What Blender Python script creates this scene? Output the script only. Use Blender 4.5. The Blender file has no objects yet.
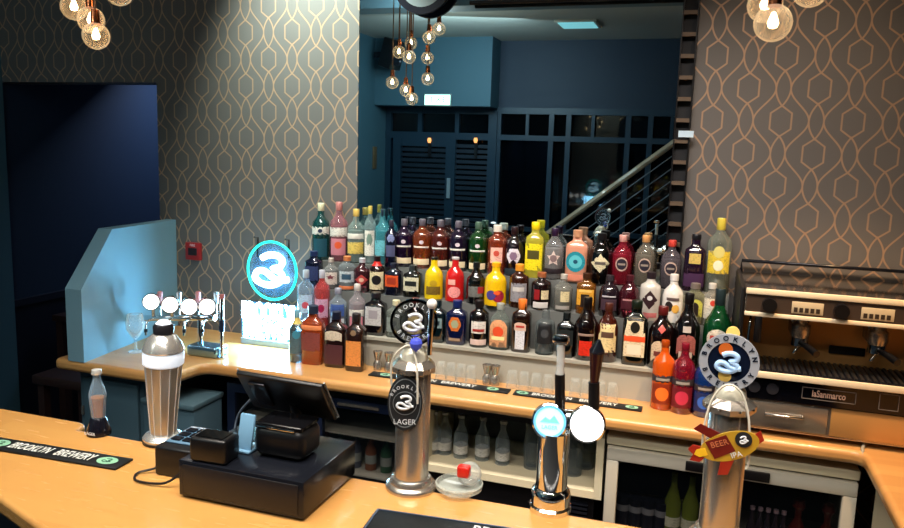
import bpy, bmesh, math, random
import numpy as np
from mathutils import Vector, Matrix
random.seed(4)
PI = math.pi
sc = bpy.context.scene
COL = sc.collection

# ------------------------------------------------------------------ camera
EYE = np.array([0.0, 0.0, 1.87]); F = 760.0
def cam_axes(yaw, pitch, roll):
    f = np.array([-math.sin(yaw)*math.cos(pitch), math.cos(yaw)*math.cos(pitch), -math.sin(pitch)])
    r = np.array([math.cos(yaw), math.sin(yaw), 0.0]); u = np.cross(r, f)
    return math.cos(roll)*r + math.sin(roll)*u, -math.sin(roll)*r + math.cos(roll)*u, f
CR, CU, CF = cam_axes(math.radians(18.25), math.radians(8.55), math.radians(1.82))
cd = bpy.data.cameras.new('camera'); cam = bpy.data.objects.new('camera', cd); COL.objects.link(cam)
cd.sensor_width = 36; cd.lens = 36*F/904; cd.clip_start = 0.02
cam.matrix_world = Matrix(((CR[0], CU[0], -CF[0], EYE[0]), (CR[1], CU[1], -CF[1], EYE[1]), (CR[2], CU[2], -CF[2], EYE[2]), (0, 0, 0, 1)))
sc.camera = cam
def ray(x, y): return (x-452)/F*CR - (y-264)/F*CU + CF
def onY(x, y, Y):
    r = ray(x, y); return Vector(EYE + r*(Y/r[1]))
def onZ(x, y, Z):
    r = ray(x, y); return Vector(EYE + r*((Z-EYE[2])/r[2]))
def depth(p): return float((np.array(p)-EYE) @ CF)
MY = 3.32                                   # plane of the back wall and its mirror
def seen(x, y, Yv):                         # a place in the room behind the camera that the mirror shows
    p = onY(x, y, Yv); p.y = 2*MY - p.y; return p

# ------------------------------------------------------------------ world, lights, exposure
w = bpy.data.worlds.new('world'); sc.world = w; w.use_nodes = True
w.node_tree.nodes['Background'].inputs[0].default_value = (.35, .45, .65, 1)
w.node_tree.nodes['Background'].inputs[1].default_value = .09
sc.view_settings.view_transform = 'Standard'; sc.view_settings.look = 'None'
sc.view_settings.exposure = 0.0; sc.view_settings.gamma = 1.0
sc.view_settings.use_curve_mapping = False
def lamp(kind, name, loc, target, power, color, size=.3, size_y=None, spot=60, blend=.6, spread=None):
    l = bpy.data.lights.new(name, kind); o = bpy.data.objects.new(name, l); COL.objects.link(o)
    o.location = loc; l.energy = power; l.color = color
    o.rotation_euler = (Vector(target)-Vector(loc)).to_track_quat('-Z', 'Y').to_euler()
    if kind == 'AREA':
        l.size = size
        if spread: l.spread = math.radians(spread)
        if size_y: l.shape = 'RECTANGLE'; l.size_y = size_y
    if kind == 'POINT': l.shadow_soft_size = size
    if kind == 'SPOT': l.spot_size = math.radians(spot); l.spot_blend = blend; l.shadow_soft_size = size
    return o
lamp('AREA', 'bar_downlight', (-.7, 1.25, 3.0), (-.7, 1.75, 0), 20, (1, .90, .78), 2.8, .25, spread=75)
lamp('AREA', 'bottle_light', (-.7, 2.0, 3.05), (-.75, 3.1, 1.1), 20, (1, .90, .82), 1.8, .2, spread=75)
lamp('AREA', 'customer_side_fill', (-.6, .40, 3.09), (-.6, 1.6, 1.0), 17, (1, .93, .86), 2.4, .15, spread=100)  # added fill for the bar and steel, hidden by the beam in the mirror
lamp('SPOT', 'wall_spot_right', (.45, 2.35, 3.05), (.25, 3.3, 1.2), 46, (1, .74, .52), .05, spot=85, blend=1)
lamp('SPOT', 'counter_spot_right', (.60, 2.2, 3.05), (.52, 2.7, .9), 175, (1, .57, .22), .05, spot=55)
lamp('SPOT', 'wall_spot_left', (-1.88, 2.78, 3.08), (-1.80, 3.32, 2.35), 210, (.86, 1, .88), .05, spot=80, blend=1)
lamp('AREA', 'room_light', (-2.3, -.4, 3.05), (-2.7, -1.6, 1.9), 60, (.68, .92, 1), 1.2)
lamp('AREA', 'room_wall_light', (-2.2, .9, 3.05), (-3.7, .4, 2.0), 22, (.6, .88, 1), .6)
lamp('POINT', 'room_fill_point', (-2.3, .1, 2.6), (0, 0, 0), 14, (.95, 1, .92), 0)  # added unseen point light that brightens the mirrored ceiling; no fixture hangs here
lamp('AREA', 'passage_light', (-3.2, 4.6, 2.5), (-3.3, 5.5, 1.2), 26, (.52, .66, 1), .6)

# ------------------------------------------------------------------ materials
_m = {}
def lin(c):
    return tuple((v/12.92 if v <= .04045 else ((v+.055)/1.055)**2.4) for v in c)
def mat(name, c=(.5, .5, .5), rough=.5, metal=0, emit=0, ecol=None, alpha=1, coat=0, trans=0, ior=1.45, srgb=True):
    if name in _m: return _m[name]
    m = bpy.data.materials.new(name); m.use_nodes = True
    b = m.node_tree.nodes['Principled BSDF']
    cc = lin(c) if srgb else c
    b.inputs['Base Color'].default_value = (*cc, 1)
    b.inputs['Roughness'].default_value = rough; b.inputs['Metallic'].default_value = metal
    b.inputs['Alpha'].default_value = alpha; b.inputs['Coat Weight'].default_value = coat
    b.inputs['Transmission Weight'].default_value = trans; b.inputs['IOR'].default_value = ior
    if emit:
        b.inputs['Emission Color'].default_value = (*lin(ecol or c), 1); b.inputs['Emission Strength'].default_value = emit
    # faint wear so that no surface is perfectly even
    nt = m.node_tree; n = nt.nodes.new('ShaderNodeTexNoise'); n.inputs['Scale'].default_value = 35
    mr = nt.nodes.new('ShaderNodeMapRange'); k_ = 0 if metal > .5 else .05; mr.inputs[3].default_value = max(0, rough-k_); mr.inputs[4].default_value = min(1, rough+k_)
    nt.links.new(n.outputs[0], mr.inputs[0]); nt.links.new(mr.outputs[0], b.inputs['Roughness'])
    _m[name] = m; return m
def colour(c, rough=.25, metal=0, alpha=1, coat=0, emit=0):
    key = 'paint_%s_%.2f_%.1f_%.2f_%.1f_%.1f' % ('_'.join('%02x' % int(v*255) for v in c), rough, metal, alpha, coat, emit)
    return mat(key, c, rough, metal, emit, None, alpha, coat)
class NT:
    def __init__(s, m): s.nt = m.node_tree; s.b = s.nt.nodes['Principled BSDF']
    def new(s, t, **k):
        n = s.nt.nodes.new(t)
        for a, v in k.items(): setattr(n, a, v)
        return n
    def ma(s, op, *a):
        n = s.new('ShaderNodeMath', operation=op)
        for i, v in enumerate(a):
            if hasattr(v, 'links'): s.nt.links.new(v, n.inputs[i])
            else: n.inputs[i].default_value = v
        return n.outputs[0]
    def ln(s, a, b): s.nt.links.new(a, b)
    def mix(s, f, a, b):
        n = s.new('ShaderNodeMix', data_type='RGBA')
        if hasattr(f, 'links'): s.ln(f, n.inputs[0])
        else: n.inputs[0].default_value = f
        for v, i in ((a, 6), (b, 7)):
            if hasattr(v, 'links'): s.ln(v, n.inputs[i])
            else: n.inputs[i].default_value = (*v, 1)
        return n.outputs[2]
def wallpaper():
    m = mat('geometric_wallpaper', (.45, .43, .43), .5); t = NT(m)
    S, P, Z0, L = .1292, .254, 2.023, .027; A = .5*S-L
    co = t.new('ShaderNodeTexCoord'); sp = t.new('ShaderNodeSeparateXYZ'); t.ln(co.outputs['Object'], sp.inputs[0])
    x, z = sp.outputs[0], sp.outputs[2]
    ph = t.ma('MULTIPLY', t.ma('SUBTRACT', z, Z0), 2*PI/P)
    c = t.ma('MULTIPLY', t.ma('COSINE', ph), A)
    sl = t.ma('MULTIPLY', t.ma('SINE', ph), A*2*PI/P)
    nm = t.ma('SQRT', t.ma('ADD', 1.0, t.ma('MULTIPLY', sl, sl)))
    def wr(v, half): return t.ma('WRAP', v, half, -half)
    d1 = t.ma('DIVIDE', t.ma('ABSOLUTE', wr(t.ma('SUBTRACT', t.ma('SUBTRACT', x, .5*S), c), S)), nm)
    d2 = t.ma('DIVIDE', t.ma('ABSOLUTE', wr(t.ma('ADD', t.ma('SUBTRACT', x, 1.5*S), c), S)), nm)
    def hexa(dx, dz):
        u = t.ma('ABSOLUTE', wr(t.ma('SUBTRACT', x, dx), S)); v = t.ma('ABSOLUTE', wr(t.ma('SUBTRACT', z, dz), P/2))
        a = t.ma('SUBTRACT', u, .039)
        b = t.ma('MULTIPLY', t.ma('SUBTRACT', t.ma('ADD', v, t.ma('MULTIPLY', u, .75)), .060), .8)
        return t.ma('ABSOLUTE', t.ma('MAXIMUM', a, b))
    def lens(dx, dz, h=.068):
        u = t.ma('ABSOLUTE', wr(t.ma('SUBTRACT', x, dx), S)); v = wr(t.ma('SUBTRACT', z, dz), P/2)
        vv = t.ma('DIVIDE', t.ma('MULTIPLY', v, v), h*h); k = t.ma('DIVIDE', t.ma('MULTIPLY', v, 2*L), h*h)
        return t.ma('DIVIDE', t.ma('ABSOLUTE', t.ma('SUBTRACT', u, t.ma('MULTIPLY', t.ma('SUBTRACT', 1.0, vv), L))), t.ma('SQRT', t.ma('ADD', 1.0, t.ma('MULTIPLY', k, k))))
    d = t.ma('MINIMUM', t.ma('MINIMUM', d1, d2), t.ma('MINIMUM', hexa(0, Z0), hexa(S, Z0+P/2)))
    d = t.ma('MINIMUM', d, t.ma('MINIMUM', lens(S, Z0), lens(0, Z0+P/2)))
    mr = t.new('ShaderNodeMapRange'); t.ln(d, mr.inputs[0])
    for i, v in ((1, .0024), (2, .0042), (3, 1), (4, 0)): mr.inputs[i].default_value = v
    no = t.new('ShaderNodeTexNoise'); no.inputs['Scale'].default_value = 4; t.ln(co.outputs['Object'], no.inputs[0])
    base = t.mix(no.outputs[0], lin((.36, .355, .35)), lin((.40, .39, .38)))
    t.ln(t.mix(mr.outputs[0], base, lin((.70, .58, .48))), t.b.inputs['Base Color'])
    t.ln(t.ma('MULTIPLY', mr.outputs[0], .35), t.b.inputs['Metallic'])
    r = t.ma('SUBTRACT', .55, t.ma('MULTIPLY', mr.outputs[0], .2)); t.ln(r, t.b.inputs['Roughness'])
    return m
def wood(name, a, b, lane=.06, axis=0, rough=.3, gap=None):
    m = mat(name, a, rough, coat=.35); t = NT(m)
    co = t.new('ShaderNodeTexCoord'); sp = t.new('ShaderNodeSeparateXYZ'); t.ln(co.outputs['Object'], sp.inputs[0])
    al, ac = (sp.outputs[0], sp.outputs[1]) if axis == 0 else (sp.outputs[1], sp.outputs[0])
    li = t.ma('FLOOR', t.ma('DIVIDE', ac, lane))
    sh = t.ma('FLOOR', t.ma('ADD', t.ma('DIVIDE', al, .55), t.ma('MULTIPLY', t.ma('SINE', t.ma('MULTIPLY', li, 12.9)), 3.7)))
    wn = t.new('ShaderNodeTexWhiteNoise', noise_dimensions='2D'); cb = t.new('ShaderNodeCombineXYZ')
    t.ln(li, cb.inputs[0]); t.ln(sh, cb.inputs[1]); t.ln(cb.outputs[0], wn.inputs['Vector'])
    mp = t.new('ShaderNodeMapping'); t.ln(co.outputs['Object'], mp.inputs[0])
    mp.inputs['Scale'].default_value = (2.2, 26, 26) if axis == 0 else (26, 2.2, 26)
    no = t.new('ShaderNodeTexNoise'); no.inputs['Scale'].default_value = 1.6; no.inputs['Detail'].default_value = 5; t.ln(mp.outputs[0], no.inputs[0])
    f = t.ma('ADD', t.ma('MULTIPLY', wn.outputs[0], .5), t.ma('MULTIPLY', no.outputs[0], .4))
    t.ln(t.mix(f, lin(a), lin(b)), t.b.inputs['Base Color'])
    return m
def speckle(name, a, b, scale, rough=.5, metal=0, lo=.45, hi=.55):
    m = mat(name, a, rough, metal); t = NT(m)
    co = t.new('ShaderNodeTexCoord'); no = t.new('ShaderNodeTexNoise'); no.inputs['Scale'].default_value = scale; no.inputs['Detail'].default_value = 6
    t.ln(co.outputs['Object'], no.inputs[0])
    mr = t.new('ShaderNodeMapRange'); t.ln(no.outputs[0], mr.inputs[0]); mr.inputs[1].default_value = lo; mr.inputs[2].default_value = hi
    t.ln(t.mix(mr.outputs[0], lin(a), lin(b)), t.b.inputs['Base Color']); return m
def printed(c, ink=(.12, .1, .1), amount=.38):                # a paper label with fine illegible print
    key = 'label_' + '_'.join('%02x' % int(v*255) for v in (*c, *ink))
    if key in _m: return _m[key]
    m = mat(key, c, .45); t = NT(m)
    co = t.new('ShaderNodeTexCoord'); mp = t.new('ShaderNodeMapping'); t.ln(co.outputs['Object'], mp.inputs[0]); mp.inputs['Scale'].default_value = (110, 110, 330)
    no = t.new('ShaderNodeTexNoise'); no.inputs['Scale'].default_value = 1; no.inputs['Detail'].default_value = 2; t.ln(mp.outputs[0], no.inputs[0])
    mr = t.new('ShaderNodeMapRange'); t.ln(no.outputs[0], mr.inputs[0])
    mr.inputs[1].default_value = .54; mr.inputs[2].default_value = .60; mr.inputs[4].default_value = amount
    t.ln(t.mix(mr.outputs[0], lin(c), lin(ink)), t.b.inputs['Base Color']); return m
WALLP = wallpaper()
TEAL = mat('teal_paint', (.24, .37, .42), .6); NAVY = mat('navy_paint', (.10, .16, .23), .6)
DTEAL = mat('dark_teal_paint', (.27, .37, .42), .45); PBLUE = mat('partition_paint', (.50, .65, .71), .5)
CEIL = mat('ceiling_paint', (.72, .72, .68), .8); BLACK = mat('black_plastic', (.05, .05, .06), .35)
SATIN = mat('satin_black_metal', (.10, .11, .14), .2, .3); INK = mat('window_night', (.012, .02, .03), .02)
CREAM = mat('cream_laminate', (.88, .83, .70), .45); GREYL = mat('grey_shelf_laminate', (.64, .63, .58), .45)
ALU = mat('brushed_aluminium', (.76, .74, .68), .4, .15); STEEL = mat('stainless_steel', (.74, .71, .67), .27, .85)
CHROME = mat('chrome', (.86, .86, .86), .08, 1); SCHR = mat('satin_chrome', (.84, .83, .81), .24, .75); MIRROR = mat('mirror_silver', (.80, .86, .88), .0, 1)
NODE = MIRROR.node_tree
for l in list(NODE.links):
    if l.to_socket.name == 'Roughness': NODE.links.remove(l)
NODE.nodes['Principled BSDF'].inputs['Roughness'].default_value = 0
BARW = wood('maple_bar_top', (.82, .61, .34), (.77, .55, .30), .07, 0, .26)
CTRW = wood('beech_worktop', (.83, .63, .38), (.75, .53, .30), .045, 0, .3)
CTRR = wood('beech_worktop_return', (.88, .62, .37), (.78, .49, .25), .045, 1, .3)
DWOOD = wood('dark_stained_wood', (.22, .13, .11), (.13, .08, .07), .09, 0, .5)
STAIRW = wood('stair_handrail_wood', (.80, .68, .55), (.7, .58, .46), .09, 0, .5)
RUNG = mat('rung_wood', (.34, .28, .22), .6)
COPPER = mat('copper', (.85, .5, .33), .2, 1)
def clear(name, c=(.9, .95, .95), a=.18, rough=.03, edge=.6):
    m = mat(name, c, rough, 0, 0, None, a); t = NT(m)
    lw = t.new('ShaderNodeLayerWeight'); lw.inputs[0].default_value = .35
    mr = t.new('ShaderNodeMapRange'); t.ln(lw.outputs['Facing'], mr.inputs[0]); mr.inputs[3].default_value = a*.6; mr.inputs[4].default_value = min(1, a*.6+edge)
    t.ln(mr.outputs[0], t.b.inputs['Alpha']); return m
GLASS = clear('clear_glass'); SMOKE = clear('fridge_door_glass', (.05, .07, .09), .22)
GLOBE = clear('lamp_globe_glass', (1, .95, .85), .14)

# ------------------------------------------------------------------ builders
def link(name, me, m, parent=None, loc=None):
    o = bpy.data.objects.new(name, me); COL.objects.link(o)
    if m is not None: me.materials.append(m)
    if parent: o.parent = parent
    if loc is not None: o.location = loc
    return o
def thing(name, label, cat, loc=(0, 0, 0), rz=0, group=None):
    o = bpy.data.objects.new(name, None); COL.objects.link(o); o.empty_display_size = .05
    o.location = loc; o.rotation_euler = (0, 0, rz); o['label'] = label; o['category'] = cat
    if group: o['group'] = group
    return o
def tag(o, label, cat, group=None, kind=None):
    o['label'] = label; o['category'] = cat
    if group: o['group'] = group
    if kind: o['kind'] = kind
    return o
def struct(o): o['kind'] = 'structure'; return o
def fin(bm, smooth=False, ang=35):
    bmesh.ops.recalc_face_normals(bm, faces=bm.faces[:])
    me = bpy.data.meshes.new('mesh'); bm.to_mesh(me); bm.free()
    if smooth:
        me.shade_smooth()
        try: me.set_sharp_from_angle(angle=math.radians(ang))
        except Exception: pass
    return me
def box(bm, x0, x1, y0, y1, z0, z1, bev=0, M=None, seg=2):
    r = bmesh.ops.create_cube(bm, size=1)['verts']
    bmesh.ops.scale(bm, vec=(x1-x0, y1-y0, z1-z0), verts=r); bmesh.ops.translate(bm, vec=((x0+x1)/2, (y0+y1)/2, (z0+z1)/2), verts=r)
    if M is not None: bmesh.ops.transform(bm, matrix=M, verts=r)
    if bev:
        es = list({e for v in r for e in v.link_edges}); bmesh.ops.bevel(bm, geom=es, offset=bev, segments=seg, affect='EDGES', profile=.5)
def B(name, m, dims, parent=None, bev=.0, M=None, seg=2):
    bm = bmesh.new()
    for d in (dims if isinstance(dims, list) else [dims]): box(bm, *d, bev=bev, M=M, seg=seg)
    return link(name, fin(bm, bev > 0, 40), m, parent)
def prism(bm, pts, z0, z1, M=None):
    a = [bm.verts.new((x, y, z0)) for x, y in pts]; b = [bm.verts.new((x, y, z1)) for x, y in pts]; n = len(pts)
    bm.faces.new(a[::-1]); bm.faces.new(b)
    for i in range(n): bm.faces.new((a[i], a[(i+1) % n], b[(i+1) % n], b[i]))
    if M is not None: bmesh.ops.transform(bm, matrix=M, verts=a+b)
def lathe(bm, prof, seg=28, M=None, n=2.0, sy=1.0):
    rings = []
    for r, z in prof:
        if r < 1e-6: rings.append([bm.verts.new((0, 0, z))]); continue
        ring = []
        for i in range(seg):
            t = 2*PI*i/seg; c, s = math.cos(t), math.sin(t)
            k = 1/((abs(c)**n+abs(s)**n)**(1/n)); ring.append(bm.verts.new((r*k*c, r*k*s*sy, z)))
        rings.append(ring)
    for a, b in zip(rings, rings[1:]):
        if len(a) == 1 and len(b) == 1: continue
        for i in range(seg):
            j = (i+1) % seg
            if len(a) == 1: bm.faces.new((a[0], b[j], b[i]))
            elif len(b) == 1: bm.faces.new((a[i], a[j], b[0]))
            else: bm.faces.new((a[i], a[j], b[j], b[i]))
    if M is not None: bmesh.ops.transform(bm, matrix=M, verts=[v for r in rings for v in r])
def L(name, m, prof, parent=None, seg=28, M=None, loc=None, n=2.0, sy=1.0, ang=40):
    bm = bmesh.new(); lathe(bm, prof, seg, M, n, sy); return link(name, fin(bm, True, ang), m, parent, loc)
def tube(bm, pts, r, seg=8, closed=False):
    pts = [Vector(p) for p in pts]; N = len(pts); rings = []; up = None
    for i, p in enumerate(pts):
        a = pts[(i-1) % N] if (closed or i) else p; b = pts[(i+1) % N] if (closed or i < N-1) else p
        d = (b-a).normalized()
        if up is None: up = Vector((0, 0, 1)) if abs(d.z) < .9 else Vector((1, 0, 0))
        u = d.cross(up).normalized(); v = u.cross(d).normalized(); up = v
        rr = r[i] if isinstance(r, (list, tuple)) else r
        rings.append([bm.verts.new(p + u*rr*math.cos(2*PI*k/seg) + v*rr*math.sin(2*PI*k/seg)) for k in range(seg)])
    pairs = list(zip(rings, rings[1:])) + ([(rings[-1], rings[0])] if closed else [])
    for a, b in pairs:
        for k in range(seg): bm.faces.new((a[k], a[(k+1) % seg], b[(k+1) % seg], b[k]))
    if not closed: bm.faces.new(rings[0][::-1]); bm.faces.new(rings[-1])
def T(name, m, pts, r, parent=None, seg=8, closed=False, smoothpts=0):
    if smoothpts: pts = spline(pts, smoothpts, closed)
    bm = bmesh.new(); tube(bm, pts, r, seg, closed); return link(name, fin(bm, True, 50), m, parent)
def spline(pts, k=6, closed=False):
    P = [Vector(p) for p in pts]; out = []; n = len(P)
    for i in range(n if closed else n-1):
        g = (lambda j: P[j % n]) if closed else (lambda j: P[max(0, min(n-1, j))])
        a, b, c, d = g(i-1), g(i), g(i+1), g(i+2)
        for s in range(k):
            t = s/k; out.append(.5*((2*b)+(c-a)*t+(2*a-5*b+4*c-d)*t*t+(-a+3*b-3*c+d)*t**3))
    if not closed: out.append(P[-1])
    return out
def text_mesh(body, size, extrude=.0005, bold=0, spacing=1.0):
    cu = bpy.data.curves.new('lettering', 'FONT'); cu.body = body; cu.size = size; cu.extrude = extrude
    cu.align_x = 'CENTER'; cu.align_y = 'CENTER'; cu.offset = bold; cu.space_character = spacing; cu.resolution_u = 3
    o = bpy.data.objects.new('lettering', cu); COL.objects.link(o); bpy.context.view_layer.update()
    me = bpy.data.meshes.new_from_object(o.evaluated_get(bpy.context.evaluated_depsgraph_get()))
    bpy.data.objects.remove(o); bpy.data.curves.remove(cu); me.materials.clear(); return me
def text(name, body, size, m, parent, M, extrude=.0005, bold=0, spacing=1.0, width=None):
    me = text_mesh(body, size, extrude, bold, spacing)
    if width:
        xs = [v.co.x for v in me.vertices]; k = width/(max(xs)-min(xs)); me.transform(Matrix.Diagonal((k, 1, 1, 1)))
    me.transform(M); return link(name, me, m, parent)
UP = Matrix.Rotation(PI/2, 4, 'X')           # turns a drawing lying in XY so it stands in XZ facing -Y
def Tr(x, y, z): return Matrix.Translation((x, y, z))
def arc_text(name, body, size, r, a0, a1, m, parent, M, extrude=.0006, flip=False, bold=0):
    bm = bmesh.new(); n = len(body)
    for i, ch in enumerate(body):
        if ch == ' ': continue
        a = a0 + (a1-a0)*i/(n-1); me = text_mesh(ch, size, extrude, bold)
        K = M @ Matrix.Rotation(a - PI/2 + (PI if flip else 0), 4, 'Z') @ Tr(0, -r if flip else r, 0)
        me.transform(K); bm.from_mesh(me); bpy.data.meshes.remove(me)
    return link(name, fin(bm), m, parent)
BPATH = [(-14, -16), (-3, -21), (10, -21), (18, -15), (15, -6), (3, -2), (12, 0), (18, 7), (13, 16), (-1, 21), (-16, 19), (-25, 12), (-21, 3), (-10, 2), (3, 10), (13, 13), (27, 11)]
def letter_b(name, m, parent, M, size, r):    # the looping script letter of the brewery's emblem
    pts = [M @ Vector((x/30*size, -y/30*size, 0)) for x, y in BPATH]
    return T(name, m, pts, r, parent, 8, smoothpts=5)
def disc(bm, r, z0, z1, M=None, seg=32, r0=0):
    if r0: lathe(bm, [(r0, z0), (r, z0), (r, z1), (r0, z1), (r0, z0)], seg, M)
    else: lathe(bm, [(0, z0), (r, z0), (r, z1), (0, z1)], seg, M)
def Dk(name, m, r, z0, z1, parent, M=None, seg=36, r0=0):
    bm = bmesh.new(); disc(bm, r, z0, z1, M, seg, r0); return link(name, fin(bm, True, 40), m, parent)

# ================================================================== THE SETTING
struct(B('floor', DWOOD, (-6, 2.2, -2.4, 6.2, -.1, 0)))
struct(B('ceiling', CEIL, (-6, 2.2, -2.4, 6.2, 3.12, 3.22)))
struct(B('wall_back', WALLP, [(-2.73, -1.585, MY, MY+.16, 0, 3.12), (-1.585, -.08, MY+.02, MY+.16, 0, 3.12), (-.08, 2.0, MY, MY+.16, 0, 3.12), (-4.0, -2.73, MY, MY+.16, 2.165, 3.12)]))
struct(B('wall_left', [TEAL][0], [(-3.92, -3.77, -2.2, 3.32, 0, 3.12)]))
struct(B('wall_right', NAVY, (2.0, 2.15, -2.2, 3.48, 0, 3.12)))
struct(B('wall_passage', NAVY, [(-4.0, -3.8, MY, 5.6, .9, 3.12), (-4.0, -2.0, 5.6, 5.75, 0, 3.12), (-2.73, -2.6, MY+.16, 5.6, 0, 3.12)]))
struct(B('trim_1', mat('dado_navy', (.06, .08, .13), .5), [(-4.0, -3.785, MY, 5.6, 0, .9), (-3.80, -3.77, MY, 5.6, .88, .92)]))
YW = -2.06
struct(B('wall_front', NAVY, [(-6, 2.2, YW-.25, YW-.1, 0, 3.12), (-3.77, 2.0, YW-.1, YW, 2.35, 3.12)]))
struct(B('bulkhead', TEAL, (-3.77, -2.36, YW+.005, YW+.36, 2.36, 3.12)))
struct(B('ceiling_beam', mat('beam_paint', (.42, .50, .52), .6), (-3.77, 2.0, .55, .80, 2.98, 3.12)))

# mirror on the back wall
mt = thing('wall_mirror', 'large frameless wall mirror behind the rows of bottles', 'mirror', (-.82, MY, 1.9))
bm = bmesh.new(); box(bm, -.762, .738, .0, .018, -.75, 1.2); link('mirror_glass', fin(bm), MIRROR, mt)
# ladder-like rack at the mirror's right edge
lr = thing('ladder_rack', 'narrow dark upright rack with pale wooden rungs at the right edge of the mirror', 'rack', (-.113, MY-.02, 1.45))
B('upright', BLACK, (-.031, -.026, -.018, .018, 0, 1.66), lr); B('upright', BLACK, (.026, .031, -.018, .018, 0, 1.66), lr)
B('back_panel', mat('rack_dark_board', (.06, .07, .09), .7), (-.026, .026, .012, .018, 0, 1.66), lr)  # dark board behind the rungs
for k in range(19): B('rung', RUNG, (-.026, .026, -.016, .010, .05+k*.085, .066+k*.085), lr)
q = onY(686, 134, MY-.05)
tag(B('rack_tag', mat('pale_tag', (.75, .85, .92), .4), (q.x-.03, q.x+.03, MY-.048, MY-.042, q.z-.013, q.z+.013)), 'small pale tag clipped on the ladder rack beside the mirror', 'tag')
# round sign hanging over the mirror
p = onY(423, -18, MY-.05); rs = thing('round_sign', 'round black and white sign hanging high in front of the mirror', 'sign', p)
FACE = UP
Dk('face_plate', mat('sign_white', (.78, .84, .86), .4), .113, -.004, .006, rs, FACE); Dk('rim', mat('sign_navy', (.08, .10, .18), .35), .138, -.008, .012, rs, FACE, r0=.108)
letter_b('emblem', mat('sign_navy', (.08, .10, .18)), rs, FACE @ Tr(0, 0, .008), .08, .008)
T('bracket', BLACK, [(0, 0, .13), (0, .0, .3), (0, .05, .3)], .004, rs)
a = onY(470, 3, MY-.04); b_ = onY(684, -6, MY-.04)
tag(T('picture_rail', BLACK, [(a.x, a.y, a.z), (b_.x, a.y, a.z)], .009), 'thin black rail running across the top of the mirror', 'rail')

# ---------------------------------------------- the room the mirror shows
def V(x, y, yv=8.7): return seen(x, y, yv)
GF = mat('glazing_frame_paint', (.10, .19, .25), .4)
wn = struct(bpy.data.objects.new('window_1', None)); COL.objects.link(wn)
def xr(px, py=180): return V(px, py).x
B('window_glass', INK, (-2.38, 1.95, YW-.06, YW-.05, .1, 2.34), wn)
fr = [(-2.42, 1.98, YW-.04, YW+.03, 2.30, 2.37), (-2.42, 1.98, YW-.04, YW+.03, 2.00, 2.06), (-2.42, 1.98, YW-.04, YW+.03, .0, .25), (-2.42, 1.98, YW-.04, YW+.02, .95, 1.0)]
for px in (497, 549, 566, 625, 647, 688): x = xr(px); fr.append((x-.028, x+.028, YW-.038, YW+.024, .2, 2.34 if px in (497, 566, 625) else (2.34 if px == 688 else 2.34)))
for px in (525, 590, 668): x = xr(px); fr.append((x-.018, x+.018, YW-.037, YW+.016, 2.03, 2.34))
B('window_frame', GF, fr, wn)
dr = struct(bpy.data.objects.new('door_1', None)); COL.objects.link(dr)
B('door_glass', INK, (-3.75, -2.44, YW-.06, YW-.05, .1, 2.34), dr)
df = [(-3.77, -2.40, YW-.04, YW+.03, 2.29, 2.36), (-3.77, -2.40, YW-.04, YW+.03, 1.99, 2.07), (-3.77, -3.70, YW-.038, YW+.024, 0, 2.34), (-2.46, -2.36, YW-.04, YW+.05, 0, 2.34),
      (-3.66, -3.56, YW-.03, YW+.04, 0, 2.0), (-2.98, -2.86, YW-.03, YW+.04, 0, 2.0), (-3.66, -2.9, YW-.028, YW+.036, 0, .3), (-3.66, -2.9, YW-.028, YW+.036, 1.9, 2.0), (-3.35, -3.30, YW-.037, YW+.024, 2.03, 2.3), (-2.88, -2.83, YW-.037, YW+.024, 2.03, 2.3)]
B('door_frame', GF, df, dr)
B('louvre', mat('louvre_paint', (.07, .13, .18), .45), [(-3.56, -2.98, YW-.02, YW+.01, .35+k*.062, .39+k*.062) for k in range(25)]+[(-2.86, -2.46, YW-.02, YW+.01, .1+k*.062, .14+k*.062) for k in range(30)], dr)
q = V(450, 188); B('door_handle', mat('bright_handle', (.75, .8, .82), .3, .6), (q.x-.02, q.x+.02, YW+.05, YW+.07, q.z-.12, q.z+.12), dr)
for px, lab in ((431, 'left warm wall light reflected in the door glass, built as a glow'), (477, 'right warm wall light reflected in the door glass, built as a glow')):
    q = V(px, 143); s = thing('sconce_reflection', lab, 'lamp', (q.x, YW+.06, q.z), group='wall light reflections in the entrance door')  # sconces reflected in the door glass, put in as small glowing shapes
    L('reflected_glow', mat('sconce_glow', (1, .62, .35), .5, emit=2.2), [(0, 0), (.015, 0), (.025, .03), (.018, .06), (0, .06)], s, 16)
    B('glow_backing', BLACK, (-.018, .018, -.03, -.012, -.16, .07), s)
q = V(438, 100, 8.33); ex = thing('exit_sign', 'lit green and white exit light box above the doorway in the mirror', 'sign', (q.x, q.y+.02, q.z))
B('housing', mat('sign_housing', (.5, .55, .55), .4), (-.165, .165, -.025, 0, -.07, .07), ex, .004)
B('lit_panel', mat('exit_light', (.80, 1, .88), .4, emit=5), (-.15, .15, .0, .008, -.055, .055), ex)
text('lettering', 'EXIT', .09, mat('exit_green', (.1, .55, .3), .4, emit=.6), ex, Matrix.Rotation(PI, 4, 'Z') @ Tr(0, -.0095, 0) @ UP, .001)
q = V(578, 30, 7.6); cl = thing('ceiling_light', 'flat square light panel set in the far ceiling', 'lamp', (q.x, q.y, 3.10))
B('lamp_frame', ALU, (-.2, .2, -.2, .2, 0, .02), cl, .004); B('diffuser', mat('dim_diffuser', (.6, .9, .92), .4, emit=.8), (-.17, .17, -.17, .17, -.006, 0), cl)
q = V(392, 54, 8.1); sp = thing('loudspeaker', 'black loudspeaker tilted down on the left wall', 'speaker', (q.x, q.y, q.z), .3)
B('cabinet', BLACK, (-.09, .09, -.1, .1, -.16, .16), sp, .015, Matrix.Rotation(.3, 4, 'Y')); B('bracket', SATIN, (-.25, -.05, -.02, .02, -.03, .03), sp)
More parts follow.
